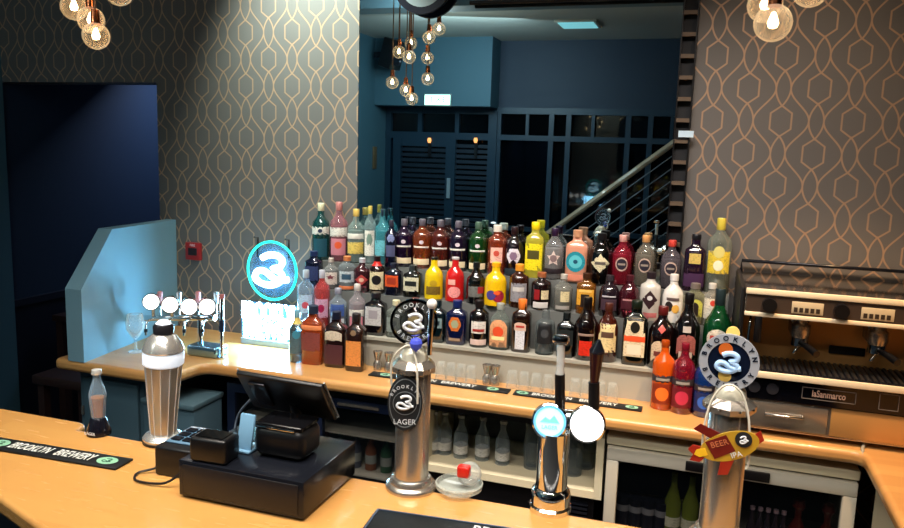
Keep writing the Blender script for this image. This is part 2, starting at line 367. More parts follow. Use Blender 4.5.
L('driver', SATIN, [(0, .0), (.05, .0), (.06, .012), (.07, .012), (.07, -.002)], sp, 20, Matrix.Rotation(.3, 4, 'Y') @ Tr(.0905, 0, -.04) @ Matrix.Rotation(PI/2, 4, 'Y'))
q = V(383, 158, 8.35); tag(B('wall_plate', mat('brass_plate', (.5, .42, .3), .4, .5), (-3.77, -3.755, q.y-.05, q.y+.05, q.z-.13, q.z+.13), None, .004), 'small brass plate on the teal side wall', 'plate')
# staircase balustrade
yv = 8.1; A0 = V(560, 225, yv); A1 = V(690, 131, yv); dd = (A1-A0); A00 = A0-dd*.25; A11 = A1 + dd*.25
st = thing('staircase', 'staircase with a wooden handrail and thin steel cable balustrade', 'staircase', (A00.x, A00.y, 0))
inv = Matrix.Translation(-Vector((A00.x, A00.y, 0)))
def sub(bm): bmesh.ops.transform(bm, matrix=inv, verts=bm.verts[:])
bm = bmesh.new(); tube(bm, [A00, A11], .032, 8); sub(bm); link('handrail', fin(bm, True), STAIRW, st)
for k in range(7):
    o = Vector((0, 0, -.13*(k+1))); bm = bmesh.new(); tube(bm, [A00+o, A11+o], .006, 6); sub(bm); link('cable', fin(bm, True), mat('cable_grey_steel', (.40, .42, .44), .5), st)
for f in (0.04, .96):
    q = A00.lerp(A11, f); bm = bmesh.new(); box(bm, q.x-.02, q.x+.02, q.y-.02, q.y+.02, max(0, q.z-1.05), q.z); sub(bm); link('post', fin(bm), SATIN, st)
for k in range(9):
    q = A00.lerp(A11, (k+.5)/9); z = q.z-1.0
    if z < .06: z = .06+.01*k
    bm = bmesh.new(); box(bm, q.x-.12, q.x+.14, q.y-.85, q.y-.03, z-.04, z); sub(bm); link('tread', fin(bm), DWOOD, st)

# ---------------------------------------------- passage furniture
tb = thing('side_table', 'dark wooden table standing in the unlit passage on the left', 'table', (-3.42, 3.75, 0))
B('tabletop', DWOOD, (-.3, .42, -.22, .3, .76, .80), tb, .006)
for x in (-.26, .38):
    for y in (-.18, .26): B('leg', DWOOD, (x-.025, x+.025, y-.025, y+.025, 0, .76), tb)
sto = thing('bar_stool', 'dark wooden stool in the passage nearest the blue partition', 'stool', (-3.02, 3.05, 0))
B('seat', DWOOD, (-.17, .17, -.17, .17, .62, .67), sto, .012)
for x in (-.13, .13):
    for y in (-.13, .13): B('leg', DWOOD, (x-.02, x+.02, y-.02, y+.02, 0, .62), sto)
B('stretcher', DWOOD, [(-.13, .13, -.14, -.12, .25, .28), (-.13, .13, .12, .14, .25, .28)], sto)

# ================================================================== BACK COUNTER
CZ = .896
def rounded(pts, rad, k=5):                   # polygon with chosen corners rounded
    out = []; n = len(pts)
    for i, (x, y) in enumerate(pts):
        r = rad.get(i, 0)
        if not r: out.append((x, y)); continue
        p = Vector((x, y)); a = (Vector(pts[i-1])-p).normalized(); b = (Vector(pts[(i+1) % n])-p).normalized()
        for s in range(k+1):
            t = s/k; q = (p+a*r)*(1-t)**2 + p*2*t*(1-t) + (p+b*r)*t*t; out.append((q.x, q.y))
    return out
def slab(name, pts, z0, z1, m, parent=None, bev=.018):
    bm = bmesh.new(); prism(bm, pts, z0, z1); me = fin(bm); o = link(name, me, m, parent)
    md = o.modifiers.new('bevel', 'BEVEL'); md.width = bev; md.segments = 4; md.limit_method = 'ANGLE'; md.angle_limit = math.radians(60); me.shade_smooth()
    try: me.set_sharp_from_angle(angle=math.radians(89))
    except Exception: pass
    return o
YF = 2.765
o = slab('worktop', rounded([(-2.70, 2.56), (-2.08, 2.555), (-2.055, YF), (.575, 2.79), (.575, 1.93), (1.5, 1.93), (1.5, MY-.002), (-2.70, MY-.002)], {0: .03, 1: .06, 2: .05, 3: .04}), CZ-.05, CZ, CTRW)
tag(o, 'long beech worktop of the back counter under the bottles and coffee machine', 'worktop')
pt = bmesh.new()
prof = [(2.56, CZ), (2.56, 1.22), (2.785, 1.462), (3.315, 1.462), (3.315, CZ)]
va = [pt.verts.new((-2.615-.085*(y-2.56), y, z)) for y, z in prof]; vb = [pt.verts.new((-2.527-.13*(y-2.56), y, z)) for y, z in prof]
pt.faces.new(va); pt.faces.new(vb[::-1])
for i in range(5): pt.faces.new((va[i], vb[i], vb[(i+1) % 5], va[(i+1) % 5]))
tag(link('counter_partition', fin(pt), PBLUE), 'blue-grey painted partition with a sloped corner at the left end of the counter', 'partition')

# cabinet below the left end
lc = thing('base_cabinet', 'dark teal cabinet with a raised panel under the left end of the back counter', 'cabinet', (-2.46, 2.65, 0))
B('carcass', DTEAL, (-.18, .175, 0, .62, 0, CZ-.052), lc); B('door', DTEAL, (-.15, .15, -.018, 0, .1, .80), lc, .006); B('hinge', STEEL, (-.172, -.16, -.012, 0, .62, .66), lc)
nb = thing('storage_box', 'low grey box with a flat lid in the corner under the back counter', 'box', (-2.02, 2.70, 0))
B('box_body', DTEAL, (-.25, .015, -.08, .12, 0, .73), nb, .006); B('lid', mat('lid_grey', (.30, .40, .44), .4), (-.255, .02, -.09, .13, .73, .755), nb, .006)
YC = 2.86
def small_bottle(parent, name, x, y, z, h, r, m, cap=None, lab=None):
    o = L(name, m, [(0, z), (r, z), (r, z+h*.55), (r*.4, z+h*.8), (r*.38, z+h), (0, z+h)], parent, 14, Tr(x, y, 0)); return o
# dark bottle cooler
bc = thing('bottle_cooler', 'dark bottle cooler with glass doors behind the cash drawer', 'fridge', (-1.55, YC, 0))
B('carcass', BLACK, [(-.44, .44, .43, .45, .08, .83), (-.44, -.42, 0, .45, .08, .83), (.42, .44, 0, .45, .08, .83), (-.44, .44, 0, .45, .80, .83), (-.44, .44, 0, .45, .0, .10)], bc)
NVB = mat('cooler_navy', (.07, .11, .2), .35)
for s in (-1, 1):
    x0, x1 = (-.435, -.004) if s < 0 else (.004, .435)
    d = B('door', NVB, [(x0, x1, -.03, 0, .10, .14), (x0, x1, -.03, 0, .76, .80), (x0, x0+.04, -.03, 0, .14, .76), (x1-.04, x1, -.03, 0, .14, .76)], bc)
    g = B('pane', SMOKE, (x0+.04, x1-.04, -.018, -.012, .14, .76), d); B('handle', STEEL, (x0+.12, x1-.12, -.04, -.03, .775, .785), d)
B('shelf', ALU, [(-.42, .42, .02, .42, .44, .447), (-.42, .42, .02, .42, .62, .627)], bc)
for k in range(11):
    x = -1.55-.37+k*.074
    c = [(.2, .35, .25), (.3, .32, .38), (.5, .3, .2)][k % 3]
    r = thing('beer_bottle', 'dim beer bottle standing on the upper rack of the dark bottle cooler', 'bottle', (x, YC+.1, .448), group='bottles in the dark cooler')
    small_bottle(r, 'bottle_glass', 0, 0, 0, .165, .026, colour(c, .3)); Dk('label', colour((.6, .62, .6), .5), .0265, .03, .07, r, seg=14)
# open shelf
osf = thing('open_shelf_unit', 'cream open shelf unit with small bottles behind the beer fonts', 'shelf', (-.68, YC, 0))
B('side_panel', CREAM, (.352, .382, 0, .42, .53, .83), osf); B('side_panel', CREAM, (-.385, -.36, 0, .42, .53, .83), osf)
B('shelf', CREAM, (-.36, .352, 0, .42, .53, .56), osf); B('back_panel', mat('shelf_back_grey', (.30, .32, .33), .6), (-.36, .352, .40, .42, .56, .83), osf)
B('upper_rail', mat('rail_dark', (.16, .17, .18), .5), (-.36, .352, 0, .42, .80, .83), osf)
proto = None
for k, px in enumerate((434, 444, 461, 482, 503)):
    q = onY(px, 440, 2.99)
    if proto is None:
        proto = thing('mixer_bottle', 'small clear bottle with a white label standing on the cream open shelf', 'bottle', (q.x, 2.99, .5605), group='small clear bottles on the open shelf')
        small_bottle(proto, 'bottle_glass', 0, 0, 0, .18, .031, clear('mixer_glass', (.62, .68, .7), .3)); Dk('label', printed((.82, .82, .8)), .0318, .02, .055, proto, seg=18)
        Dk('cap', colour((.7, .7, .68), .3, .5), .015, .175, .186, proto, seg=14)
    else:
        c = proto.copy(); COL.objects.link(c); c.location = (q.x, 2.99+.01*(k % 2), .5605)
        for ch in list(proto.children):
            e = ch.copy(); COL.objects.link(e); e.parent = c
for px in (536, 577, 592):
    q = onY(px-(6 if px > 580 else 3), 450, 3.0 if px != 592 else 3.09); t = thing('glass_jug', {536: 'tall clear glass at the left of the double tap on the open shelf', 577: 'clear glass jug behind the lit taps on the open shelf', 592: 'clear glass jug at the right end of the open shelf'}[px], 'jug', (q.x, q.y, .5605), group='glass jugs on the open shelf')
    L('bowl', clear('jug_glass', (.45, .5, .52), .3), [(0, 0), (.036, 0), (.04, .1), (.034, .17), (.036, .19), (.033, .19), (.03, .1), (.03, .01), (0, .01)], t, 18)
ug = thing('undercounter_unit', 'black unit with a ribbed grille below the cream open shelf', 'cabinet', (-.68, YC, 0))
B('carcass', BLACK, (-.36, .352, .03, .42, 0, .525), ug); B('grille', SATIN, [(.13, .33, .012, .03, .2+k*.018, .209+k*.018) for k in range(17)], ug)
# two display fridges
def fridge(name, x0, x1, lab, hside):
    t = thing(name, lab, 'fridge', ((x0+x1)/2, YC, 0)); w = (x1-x0)/2
    B('carcass', mat('fridge_shell', (.12, .12, .12), .5), [(-w, -w+.02, 0, .42, .06, .79), (w-.02, w, 0, .42, .06, .79), (-w, w, .40, .42, .06, .79), (-w, w, 0, .42, .06, .12)], t)
    B('top_cover', CREAM, (-w, w, -.02, .42, .772, .808), t, .004); B('plinth', BLACK, (-w, w, .02, .40, 0, .06), t)
    d = B('door', ALU, [(-w+.005, w-.005, -.035, 0, .10, .15), (-w+.005, w-.005, -.035, 0, .715, .766), (-w+.005, -w+.05, -.035, 0, .15, .715), (w-.05, w-.005, -.035, 0, .15, .715)], t, .004)
    B('pane', SMOKE, (-w+.05, w-.05, -.02, -.014, .15, .715), d)
    hx = (w-.13, w-.02) if hside > 0 else (-w+.02, -w+.15); B('handle', BLACK, (hx[0], hx[1], -.05, -.035, .725, .76), d, .004)
    B('shelf', mat('red_edge_shelf', (.35, .1, .09), .4), (-w+.022, w-.022, .005, .012, .40, .416), t); B('wire_rack', ALU, (-w+.022, w-.022, .012, .398, .404, .410), t)
    return t
fb = fridge('display_fridge', -.288, .135, 'silver framed glass door fridge left of the front beer font', 1)
fc = fridge('display_fridge', .145, .585, 'silver framed glass door fridge under the coffee machine', -1)
for k, px in enumerate((674, 692)):
    q = onY(px, 490, 2.93); t = thing('juice_bottle', ('left' if k == 0 else 'right') + ' of two yellow-green juice bottles inside the fridge beside the front font', 'bottle', (q.x, 2.93, .4105), group='juice bottles in the fridge')
    small_bottle(t, 'bottle_glass', 0, 0, 0, .25, .032, colour((.42, .46, .16), .25, coat=.5)); Dk('label', printed((.8, .8, .7)), .0328, .04, .08, t, seg=16)
for k, px in enumerate((624, 637, 650, 663)):
    q = onY(px, 490, 2.93); t = thing('drink_can', ['leftmost', 'second', 'third', 'rightmost'][k]+' dark can in the row on the rack of the fridge beside the open shelf', 'can', (q.x, 2.93, .4105), group='cans in the fridge')
    Dk('can_body', colour((.14, .15, .2), .3, .5), .027, 0, .125, t, seg=18); Dk('band', colour((.5, .5, .52), .35), .0275, .07, .095, t, seg=18)
for k, px in enumerate((752, 760, 768, 776, 784)):
    q = onY(px, 515, 2.93); t = thing('soda_bottle', 'slim dark bottle standing on the rack of the fridge under the coffee machine', 'bottle', (q.x, 2.93, .4105), group='slim bottles in the right fridge')
    small_bottle(t, 'bottle_glass', 0, 0, 0, .16, .018, colour((.2, .16, .2), .25)); Dk('cap', colour((.7, .6, .65), .3), .009, .155, .168, t, seg=12)
for k, px in enumerate((798, 828)):
    q = onY(px, 515, 2.95); t = thing('red_top_bottle', ('left' if k == 0 else 'right') + ' round-topped red-brown bottle in the fridge under the coffee machine', 'bottle', (q.x, 2.95, .4105), group='red bottles in the right fridge')
    L('bottle_glass', colour((.35, .1, .08), .3), [(0, 0), (.03, 0), (.03, .1), (.012, .14), (.012, .17), (.024, .19), (.018, .215), (0, .22)], t, 18)
rc = thing('return_cabinet', 'cream cabinet under the right hand return of the counter', 'cabinet', (1.05, 2.35, 0))
B('carcass', CREAM, (-.415, .45, -.38, .48, 0, CZ-.052), rc); B('kick_board', BLACK, (-.42, -.415, -.38, .48, 0, .1), rc); B('latch', BLACK, (-.43, -.415, .0, .05, .62, .70), rc, .004)
pts = [(1.3, 2.895, CZ+.006), (.66, 2.885, CZ+.006), (.60, 2.87, CZ+.006), (.578, 2.82, CZ+.004), (.574, 2.785, CZ-.008)]
tag(T('drain_hose', mat('grey_hose', (.62, .6, .54), .4), pts, .006, None, 8, smoothpts=5), 'thin grey hose lying over the corner of the worktop', 'hose')

# bottle display steps
dp = thing('bottle_riser', 'grey stepped display shelf of three tiers carrying the spirit bottles', 'shelf', (-.8, 3.04, CZ))
T1, T2, T3 = 1.034, 1.205, 1.325
B('tier', GREYL, [(-.92, .92, 0, .279, 0, T1-CZ-.014), (-.93, .93, -.012, .279, T1-CZ-.014, T1-CZ)], dp, .0)
UT = mat('upper_tier_grey', (.40, .41, .40), .4)
B('tier', UT, (-.92, .92, .095, .279, T1-CZ, T2-CZ), dp); B('tier', UT, (-.92, .92, .18, .279, T2-CZ, T3-CZ), dp)

# ================================================================== COFFEE MACHINE
em = thing('espresso_machine', 'large stainless espresso machine with two groups at the right of the counter', 'coffee machine', (.16, 2.83, CZ))
ESP = mat('machine_steel', (.66, .62, .57), .24, .75); WST = mat('ivory_trim', (.92, .86, .74), .35); PAN = mat('smoked_panel', (.36, .31, .28), .3, .6)
W_ = .80
B('housing', ESP, [(0, W_, .20, .47, .02, .44), (0, W_, 0, .47, .02, .135)], em, .004)
B('top_housing', ESP, (-.01, W_, .0, .47, .435, .515), em, .006)
B('cup_tray', mat('polished_steel', (.7, .66, .62), .1, 1), (.0, W_, .03, .46, .515, .52), em)
B('side_panel', BLACK, [(-.018, .0, -.01, .47, .0, .53)], em, .008)
T('cup_rail', SATIN, [(0, .46, .52), (0, .46, .565), (W_, .46, .565), (W_, .46, .52)], .007, em)
B('upper_trim', WST, (0, W_, -.014, .0, .508, .528), em, .003); B('lower_trim', WST, (0, W_, -.014, .0, .43, .445), em, .003)
cp = B('control_panel', PAN, (0.004, W_, -.008, .001, .445, .505), em)
for px in (770, 842):
    q = onY(px, 300 if px == 770 else 307, 2.815)-em.location
    k = Dk('knob', BLACK, .024, 0, .022, cp, Tr(q.x, -.008, .475) @ UP, 24); 
for px in (808, 879):
    q = onY(px, 304, 2.82)-em.location
    k = B('button_pad', mat('pad_ivory', (.78, .72, .60), .4), (q.x-.05, q.x+.05, -.012, -.008, .452, .494), cp, .002)
    B('button', mat('pad_print', (.22, .18, .15), .4), [(q.x-.043+i*.0175, q.x-.031+i*.0175, -.014, -.012, .458, .474) for i in range(5)], k)
bs = B('backsplash', mat('amber_steel', (.78, .58, .34), .3, .3), (.0, W_, .19, .20, .24, .435), em)
B('oval_slot', BLACK, (.31, .43, .180, .19, .28, .31), bs, .004)
for px in (800, 878):
    q = onY(px, 330, 2.93)-em.location; x = q.x
    g = L('group_head', STEEL, [(0, 0), (.028, 0), (.034, .02), (.034, .05), (.022, .06), (.022, .11), (0, .11)], em, 20, Tr(x, .09, .345))
    L('collar', CHROME, [(0, 0), (.03, 0), (.03, .03), (0, .03)], g, 20, Tr(x, .09, .32)); T('portafilter_handle', BLACK, [(x, .06, .335), (x+.025, .02, .328), (x+.045, -.02, .318)], [.008, .012, .013], g, 10)
    T('spout', CHROME, [(x, .09, .32), (x-.012, .08, .30), (x-.016, .08, .29)], .006, g)
    B('arm', ESP, (x-.03, x+.03, .11, .20, .35, .42), g, .006)
B('steam_tap_handle', BLACK, (.038, .062, -.01, .02, .335, .43), em, .006); T('steam_wand', CHROME, [(.03, .05, .43), (.024, .02, .40), (.02, .0, .28), (.028, -.005, .25)], .005, em, smoothpts=4)
dt = B('drip_tray', SATIN, (.0, W_, -.02, .2, .225, .24), em, .003); B('grate', mat('grate_dark', (.20, .19, .18), .4, .4), [(.01+i*.02, .02+i*.02, -.01, .19, .24, .244) for i in range(39)], dt)
B('tray_trim', WST, (0, W_, -.03, -.018, .215, .238), em, .003)
fp = B('front_panel', mat('gloss_black_panel', (.03, .03, .05), .12), (0, W_, -.012, .2, .135, .218), em)
q = onY(830, 385, 2.815)-em.location
text('lettering', 'laSanmarco', .033, mat('panel_lettering', (.80, .66, .58), .4), fp, Tr(q.x, -.0128, .176) @ UP, .0006, .0006, width=.105)
def frame(name, m, x0, x1, z0, z1, y, t, parent):
    return B(name, m, [(x0, x1, y-.002, y, z0, z0+t), (x0, x1, y-.002, y, z1-t, z1), (x0, x0+t, y-.002, y, z0, z1), (x1-t, x1, y-.002, y, z0, z1)], parent)
frame('badge_outline', mat('outline_grey', (.45, .43, .42), .4), q.x-.085, q.x+.085, .155, .197, -.012, .0022, fp)
frame('switch_outline', mat('outline_grey'), q.x+.155, q.x+.215, .148, .205, -.012, .002, fp)
frame('switch_outline', mat('outline_grey'), q.x+.26, q.x+.32, .148, .205, -.012, .002, fp)
for x in (.055, .115): Dk('gauge', mat('gauge_face', (.16, .16, .18), .15), .02, 0, .004, fp, Tr(x, -.012, .176) @ UP, 24)
dw = B('drawer', ESP, (.02, .30, -.008, 0, .03, .125), em, .003); T('drawer_handle', CHROME, [(.10, -.008, .09), (.10, -.024, .085), (.22, -.024, .085), (.22, -.008, .09)], .004, dw)
B('lower_panel', mat('amber_steel'), (.31, W_, -.006, 0, .03, .13), em, .002)
for x in (.05, .7): Dk('foot', BLACK, .02, 0, .02, em, Tr(x, .05, 0), 16)
for x in (.05, .7): Dk('foot', BLACK, .02, 0, .02, em, Tr(x, .42, 0), 16)

# ================================================================== BOTTLES
PROF = {
 'gin': [(.93, 0), (1, .012), (1, .60), (.92, .67), (.5, .75), (.36, .79), (.34, .97), (.36, 1)],
 'tall': [(.93, 0), (1, .01), (1, .66), (.85, .73), (.42, .80), (.34, .85), (.32, 1)],
 'wine': [(.93, 0), (1, .01), (1, .52), (.95, .60), (.6, .70), (.38, .78), (.34, .84), (.32, 1)],
 'round': [(.9, 0), (1, .015), (1, .50), (.97, .60), (.8, .70), (.45, .78), (.36, .82), (.34, 1)],
 'squat': [(.95, 0), (1, .02), (1, .66), (.93, .73), (.5, .79), (.42, .82), (.40, 1)],
 'cone': [(.9, 0), (1, .01), (.98, .55), (.85, .66), (.45, .76), (.36, .80), (.36, 1)],
 'bulge': [(.8, 0), (.9, .01), (.92, .3), (1.02, .52), (.98, .60), (.62, .69), (.40, .76), (.34, .82), (.34, 1)],
}
def prad(kind, R, f):
    P = PROF[kind]
    for (r0, z0), (r1, z1) in zip(P, P[1:]):
        if f <= z1: return R*(r0+(r1-r0)*(f-z0)/max(1e-6, z1-z0))
    return R*P[-1][0]
SH = {
 'rect': [(-1, -1), (-.5, -1), (0, -1), (.5, -1), (1, -1), (1, 0), (1, 1), (.5, 1), (0, 1), (-.5, 1), (-1, 1), (-1, 0)],
 'disc': [(math.cos(2*PI*i/20), math.sin(2*PI*i/20)) for i in range(20)],
 'dia': [(0, -1), (.5, -.5), (1, 0), (.5, .5), (0, 1), (-.5, .5), (-1, 0), (-.5, -.5)],
 'hex': [(-.55, -1), (.55, -1), (1, -.2), (1, .2), (.55, 1), (0, 1), (-.55, 1), (-1, .2), (-1, -.2)],
 'arch': [(-1, -1), (0, -1), (1, -1), (1, 0), (1, .5), (.7, .85), (.3, 1), (-.3, 1), (-.7, .85), (-1, .5), (-1, 0)],
 'star': [(math.cos(PI/2+PI*i/5)*(1 if i % 2 == 0 else .5), math.sin(PI/2+PI*i/5)*(1 if i % 2 == 0 else .5)) for i in range(10)],
}
def decal(name, m, parent, kind, n, R, H, shape, zc, hh, hw, eps, sy=1.0, u0=0):
    bm = bmesh.new(); K = 5; rings = []
    def P(u, v):
        f = min(.99, max(.005, zc+v*hh)); r = prad(kind, R, f); th = -PI/2 + (u*hw*R+u0*R)/R
        c, s = math.cos(th), math.sin(th); k = 1/((abs(c)**n+abs(s)**n)**(1/n)); r = r*k+eps
        return (r*c, r*s*sy - (0 if sy == 1 else eps*(1-sy)), f*H)
    ce = bm.verts.new(P(0, 0))
    for j in range(1, K+1): rings.append([bm.verts.new(P(x*j/K, y*j/K)) for x, y in SH[shape]])
    N = len(SH[shape])
    for i in range(N): bm.faces.new((ce, rings[0][i], rings[0][(i+1) % N]))
    for a, b in zip(rings, rings[1:]):
        for i in range(N): bm.faces.new((a[i], b[i], b[(i+1) % N], a[(i+1) % N]))
    return link(name, fin(bm, True, 60), m, parent)
ROWS = {1: (3.085, T1, 'bottles on the lowest tier'), 2: (3.175, T2, 'bottles on the middle tier'), 3: (3.268, T3, 'bottles on the top tier'), 0: (None, CZ, 'bottles standing on the worktop')}
def bottle(row, px, top, hw, kind, body, cap, decs, label, n=2.0, alpha=1, capf=.86, sy=1.0, Y=None, neck=None, name='bottle', base=None):
    y0, z0, grp = ROWS[row]; Y = Y or y0
    q = onY(px, top, Y); H = q.z - z0; p = onY(px, top+25, Y)
    R = hw*1.07*depth(p)/F/(1 if n == 2 else 1.10)
    lim = {1: .046, 2: .041, 3: .043, 0: .043}[row]
    if hw < 10.4: R = min(R, .0425)
    if n >= 3: sy = min(1, .036/R); Y -= .002 if row else .008
    if R > lim:
        if n > 2: sy = min(sy, lim/R)
        else: Y -= R-lim
    t = thing(name, label, 'bottle', (p.x, Y, z0+.0005), math.atan2(p.x, Y)*(-.8 if n == 2 else -.15), grp)
    body = tuple(v*.88 for v in body)
    mb = colour(body, .12, 0, alpha, .6) if kind == 'cone' or body[0] > .7 else mat('bottle_glass_'+'_'.join('%02x' % int(v*255) for v in body), tuple(min(1, v*1.1+.02) for v in body), .05, coat=1, trans=.65, ior=1.48) if alpha == 1 else clear('tinted_glass_%02x%02x%02x_%.2f' % (*[int(v*255) for v in body], alpha), body, alpha, .06)
    L('bottle_glass', mb, [(0, 0)]+[(r*R, z*H*(1 if z < .99 else .995)) for r, z in PROF[kind]]+[(0, H*.995)], t, 24, n=n, sy=sy, ang=60)
    if alpha < 1: L('drink', colour(tuple(v*.8 for v in body), .3, 0, 1), [(0, .006)]+[(r*R*.86, max(.006, z*H)) for r, z in PROF[kind] if z < .63]+[(0, H*.6)], t, 20, n=n, sy=sy)
    if cap:
        rc = prad(kind, R, .95)*1.12
        L('cap', colour(cap, .3, .1), [(rc*.9, H*capf), (rc, H*(capf+.01)), (rc, H*.99), (rc*.9, H), (0, H)], t, 18)
    if neck: L('neck_band', colour(neck, .35), [(prad(kind, R, .74)*1.05, H*.74), (prad(kind, R, .80)*1.1, H*.80), (prad(kind, R, capf)*1.08, H*capf)], t, 20)
    for j, d in enumerate(decs):
        sh, zc, hh, w, c = d[:5]; u0 = d[5] if len(d) > 5 else 0
        decal('label' if j == 0 else 'label_print', printed(c) if (j == 0 or len(d) > 6) else colour(c, .45), t, kind, n, R, H, sh, zc, hh, w, .0008+.0005*j, sy, u0)
    return t
W1, CR_, BK = (.88, .87, .83), (.86, .80, .66), (.08, .07, .08)
GD = (.78, .62, .3)
# ---- top tier
bottle(3, 321, 203, 9, 'gin', (.10, .36, .36), (.90, .88, .74), [('rect', .52, .07, 1.2, W1), ('disc', .52, .035, .25, (.15, .2, .3)), ('rect', .22, .16, .8, (.12, .3, .36))], 'teal green bottle with white cap and white shoulder label, leftmost on the top tier')
bottle(3, 339, 202, 9, 'gin', (.72, .45, .5), (.78, .5, .48), [('rect', .50, .08, 1.2, W1), ('rect', .25, .14, .9, (.78, .5, .55)), ('disc', .28, .06, .4, (.85, .35, .2))], 'pink gin bottle with pale cap second from the left on the top tier', alpha=.6)
bottle(3, 356, 209, 8, 'gin', (.62, .72, .7), (.86, .72, .38), [('rect', .28, .11, 1.1, (.85, .75, .38)), ('rect', .50, .05, 1.1, W1)], 'clear bottle with gold cap and yellow label at the left mirror edge', alpha=.4)
bottle(3, 370, 206, 5.5, 'tall', (.66, .76, .76), (.80, .72, .36), [('rect', .36, .22, .9, W1), ('hex', .42, .10, .5, (.45, .55, .5))], 'slim clear bottle with gold cap and long white label on the top tier', alpha=.4)
bottle(3, 383, 209, 7, 'gin', (.30, .66, .72), (.12, .14, .2), [('rect', .3, .14, 1, (.4, .7, .75))], 'bright aqua blue bottle with black cap on the top tier', n=4, alpha=.55, Y=3.28)
bottle(3, 391, 220, 6, 'tall', (.10, .12, .24), (.2, .2, .26), [('hex', .62, .08, .6, (.5, .55, .72)), ('rect', .35, .12, .7, (.3, .32, .45))], 'slim navy bottle in front of the aqua blue one on the top tier', Y=3.222)
wn_ = [(404, 219, (.17, .08, .22), 'dark violet'), (422, 219, (.62, .28, .14), 'amber orange'), (440, 220, (.42, .16, .12), 'red brown'), (458, 221, (.15, .09, .2), 'blackcurrant purple'), (478, 222, (.10, .32, .12), 'bottle green')]
for px, ty, c, nm in wn_:
    bottle(3, px, ty, 9, 'tall', c, (.38, .36, .40) if px != 478 else (.3, .4, .34), [('rect', .44, .018, .9, W1), ('disc', .54, .04, .25, (.8, .75, .78)), ('rect', .14, .06, .95, CR_)], nm + ' gin bottle with cream lower label in the matching run on the top tier', name='gin_bottle')
bottle(3, 497, 225, 9, 'squat', (.66, .27, .15), (.87, .85, .8), [('rect', .40, .16, .65, (.93, .72, .66)), ('disc', .44, .06, .3, (.75, .3, .25))], 'orange-red bottle with white cap and pink label on the top tier')
bottle(3, 514, 227, 9, 'round', (.14, .07, .12), (.14, .07, .09), [('hex', .42, .15, .75, (.84, .82, .86)), ('hex', .42, .08, .4, (.5, .4, .5)), ('rect', .1, .06, 1, (.1, .16, .2))], 'very dark purple bottle with white six-sided label on the top tier')
bottle(3, 535, 222, 9.5, 'squat', (.80, .76, .25), (.95, .84, .10), [('rect', .38, .24, .95, (.93, .85, .12)), ('rect', .42, .08, .6, (.3, .28, .12))], 'yellow labelled gin bottle with a yellow cap on the top tier', n=3, alpha=.7)
bottle(3, 554, 228, 9.5, 'round', (.66, .66, .66), (.16, .08, .2), [('star', .42, .16, .75, (.85, .78, .74)), ('disc', .42, .07, .35, (.5, .42, .42)), ('rect', .17, .05, 1, (.15, .12, .14))], 'clear bottle with dark stopper and pale crest label on the top tier', alpha=.45, capf=.84)
bottle(3, 577, 230, 11, 'squat', (.90, .62, .50), (.75, .55, .42), [('disc', .40, .20, .80, (.12, .55, .62)), ('disc', .40, .13, .55, (.35, .72, .76)), ('disc', .40, .04, .2, (.1, .3, .4)), ('rect', .09, .06, .9, (.8, .5, .4))], 'square salmon pink bottle with a round turquoise label', n=5, Y=3.25)
bottle(3, 601, 233, 11, 'round', (.05, .05, .06), (.07, .07, .08), [('dia', .42, .19, .85, (.84, .80, .66)), ('rect', .42, .03, .45, (.35, .32, .3))], 'black apothecary bottle with a cream diamond label')
for px, ty, c, cp, nm in ((622, 235, (.62, .12, .2), (.82, .60, .56), 'raspberry red round-shouldered gin bottle with pale pink stopper'), (645, 235, (.55, .52, .46), (.85, .62, .38), 'clear round-shouldered gin bottle with light orange stopper'), (671, 240, (.45, .42, .45), (.84, .28, .24), 'clear round-shouldered gin bottle with a red stopper')):
    bottle(3, px, ty, 10, 'round', c, cp, [('disc', .43, .14, .62, (.76, .66, .6)), ('disc', .43, .11, .5, (.15, .13, .18)), ('rect', .43, .02, .35, (.6, .55, .5))], nm + ' and round dark label', alpha=.7)
bottle(3, 695, 234, 10.5, 'squat', (.20, .10, .22), (.10, .10, .12), [('rect', .58, .09, .5, (.84, .74, .40)), ('rect', .2, .12, .9, (.25, .15, .28))], 'purple square bottle with black cap and small gold label', n=4, capf=.9)
bottle(3, 720, 218, 11, 'tall', (.62, .66, .60), (.88, .80, .30), [('rect', .42, .15, 1.0, (.90, .80, .25)), ('disc', .56, .08, .45, (.85, .82, .5)), ('disc', .38, .07, .4, (.9, .92, .8))], 'tall clear bottle with yellow cap and yellow label, rightmost on the top tier', alpha=.5, capf=.84)
# ---- middle tier
bottle(2, 314, 251, 9, 'squat', (.10, .12, .24), (.14, .2, .36), [('rect', .4, .2, .8, (.18, .22, .38))], 'dark navy blue bottle at the left end of the middle tier', n=3)
bottle(2, 331, 258, 7, 'gin', (.66, .66, .66), (.75, .7, .66), [('rect', .36, .2, 1, (.85, .8, .76)), ('star', .40, .09, .6, (.45, .2, .25))], 'clear bottle with a cream crest label in front of the pink gin', alpha=.5)
bottle(2, 347, 256, 8, 'squat', (.60, .64, .66), (.82, .5, .3), [('rect', .42, .16, .9, (.74, .78, .8)), ('rect', .42, .08, .55, (.2, .32, .4)), ('rect', .1, .05, 1, (.8, .45, .28))], 'clear bottle with blue and white label and copper band on the middle tier', alpha=.5)
bottle(2, 362, 258, 8, 'gin', (.34, .14, .18), (.75, .75, .78), [('dia', .38, .16, .8, (.70, .25, .24)), ('disc', .38, .06, .3, (.85, .7, .6))], 'dark red bottle with a red diamond label on the middle tier')
bottle(2, 377, 256, 8, 'round', (.16, .07, .06), (.12, .06, .07), [('rect', .36, .24, .9, (.86, .80, .64)), ('disc', .38, .13, .55, (.10, .09, .10))], 'rum bottle with red neck and cream label bearing a black circle', neck=(.75, .15, .12))
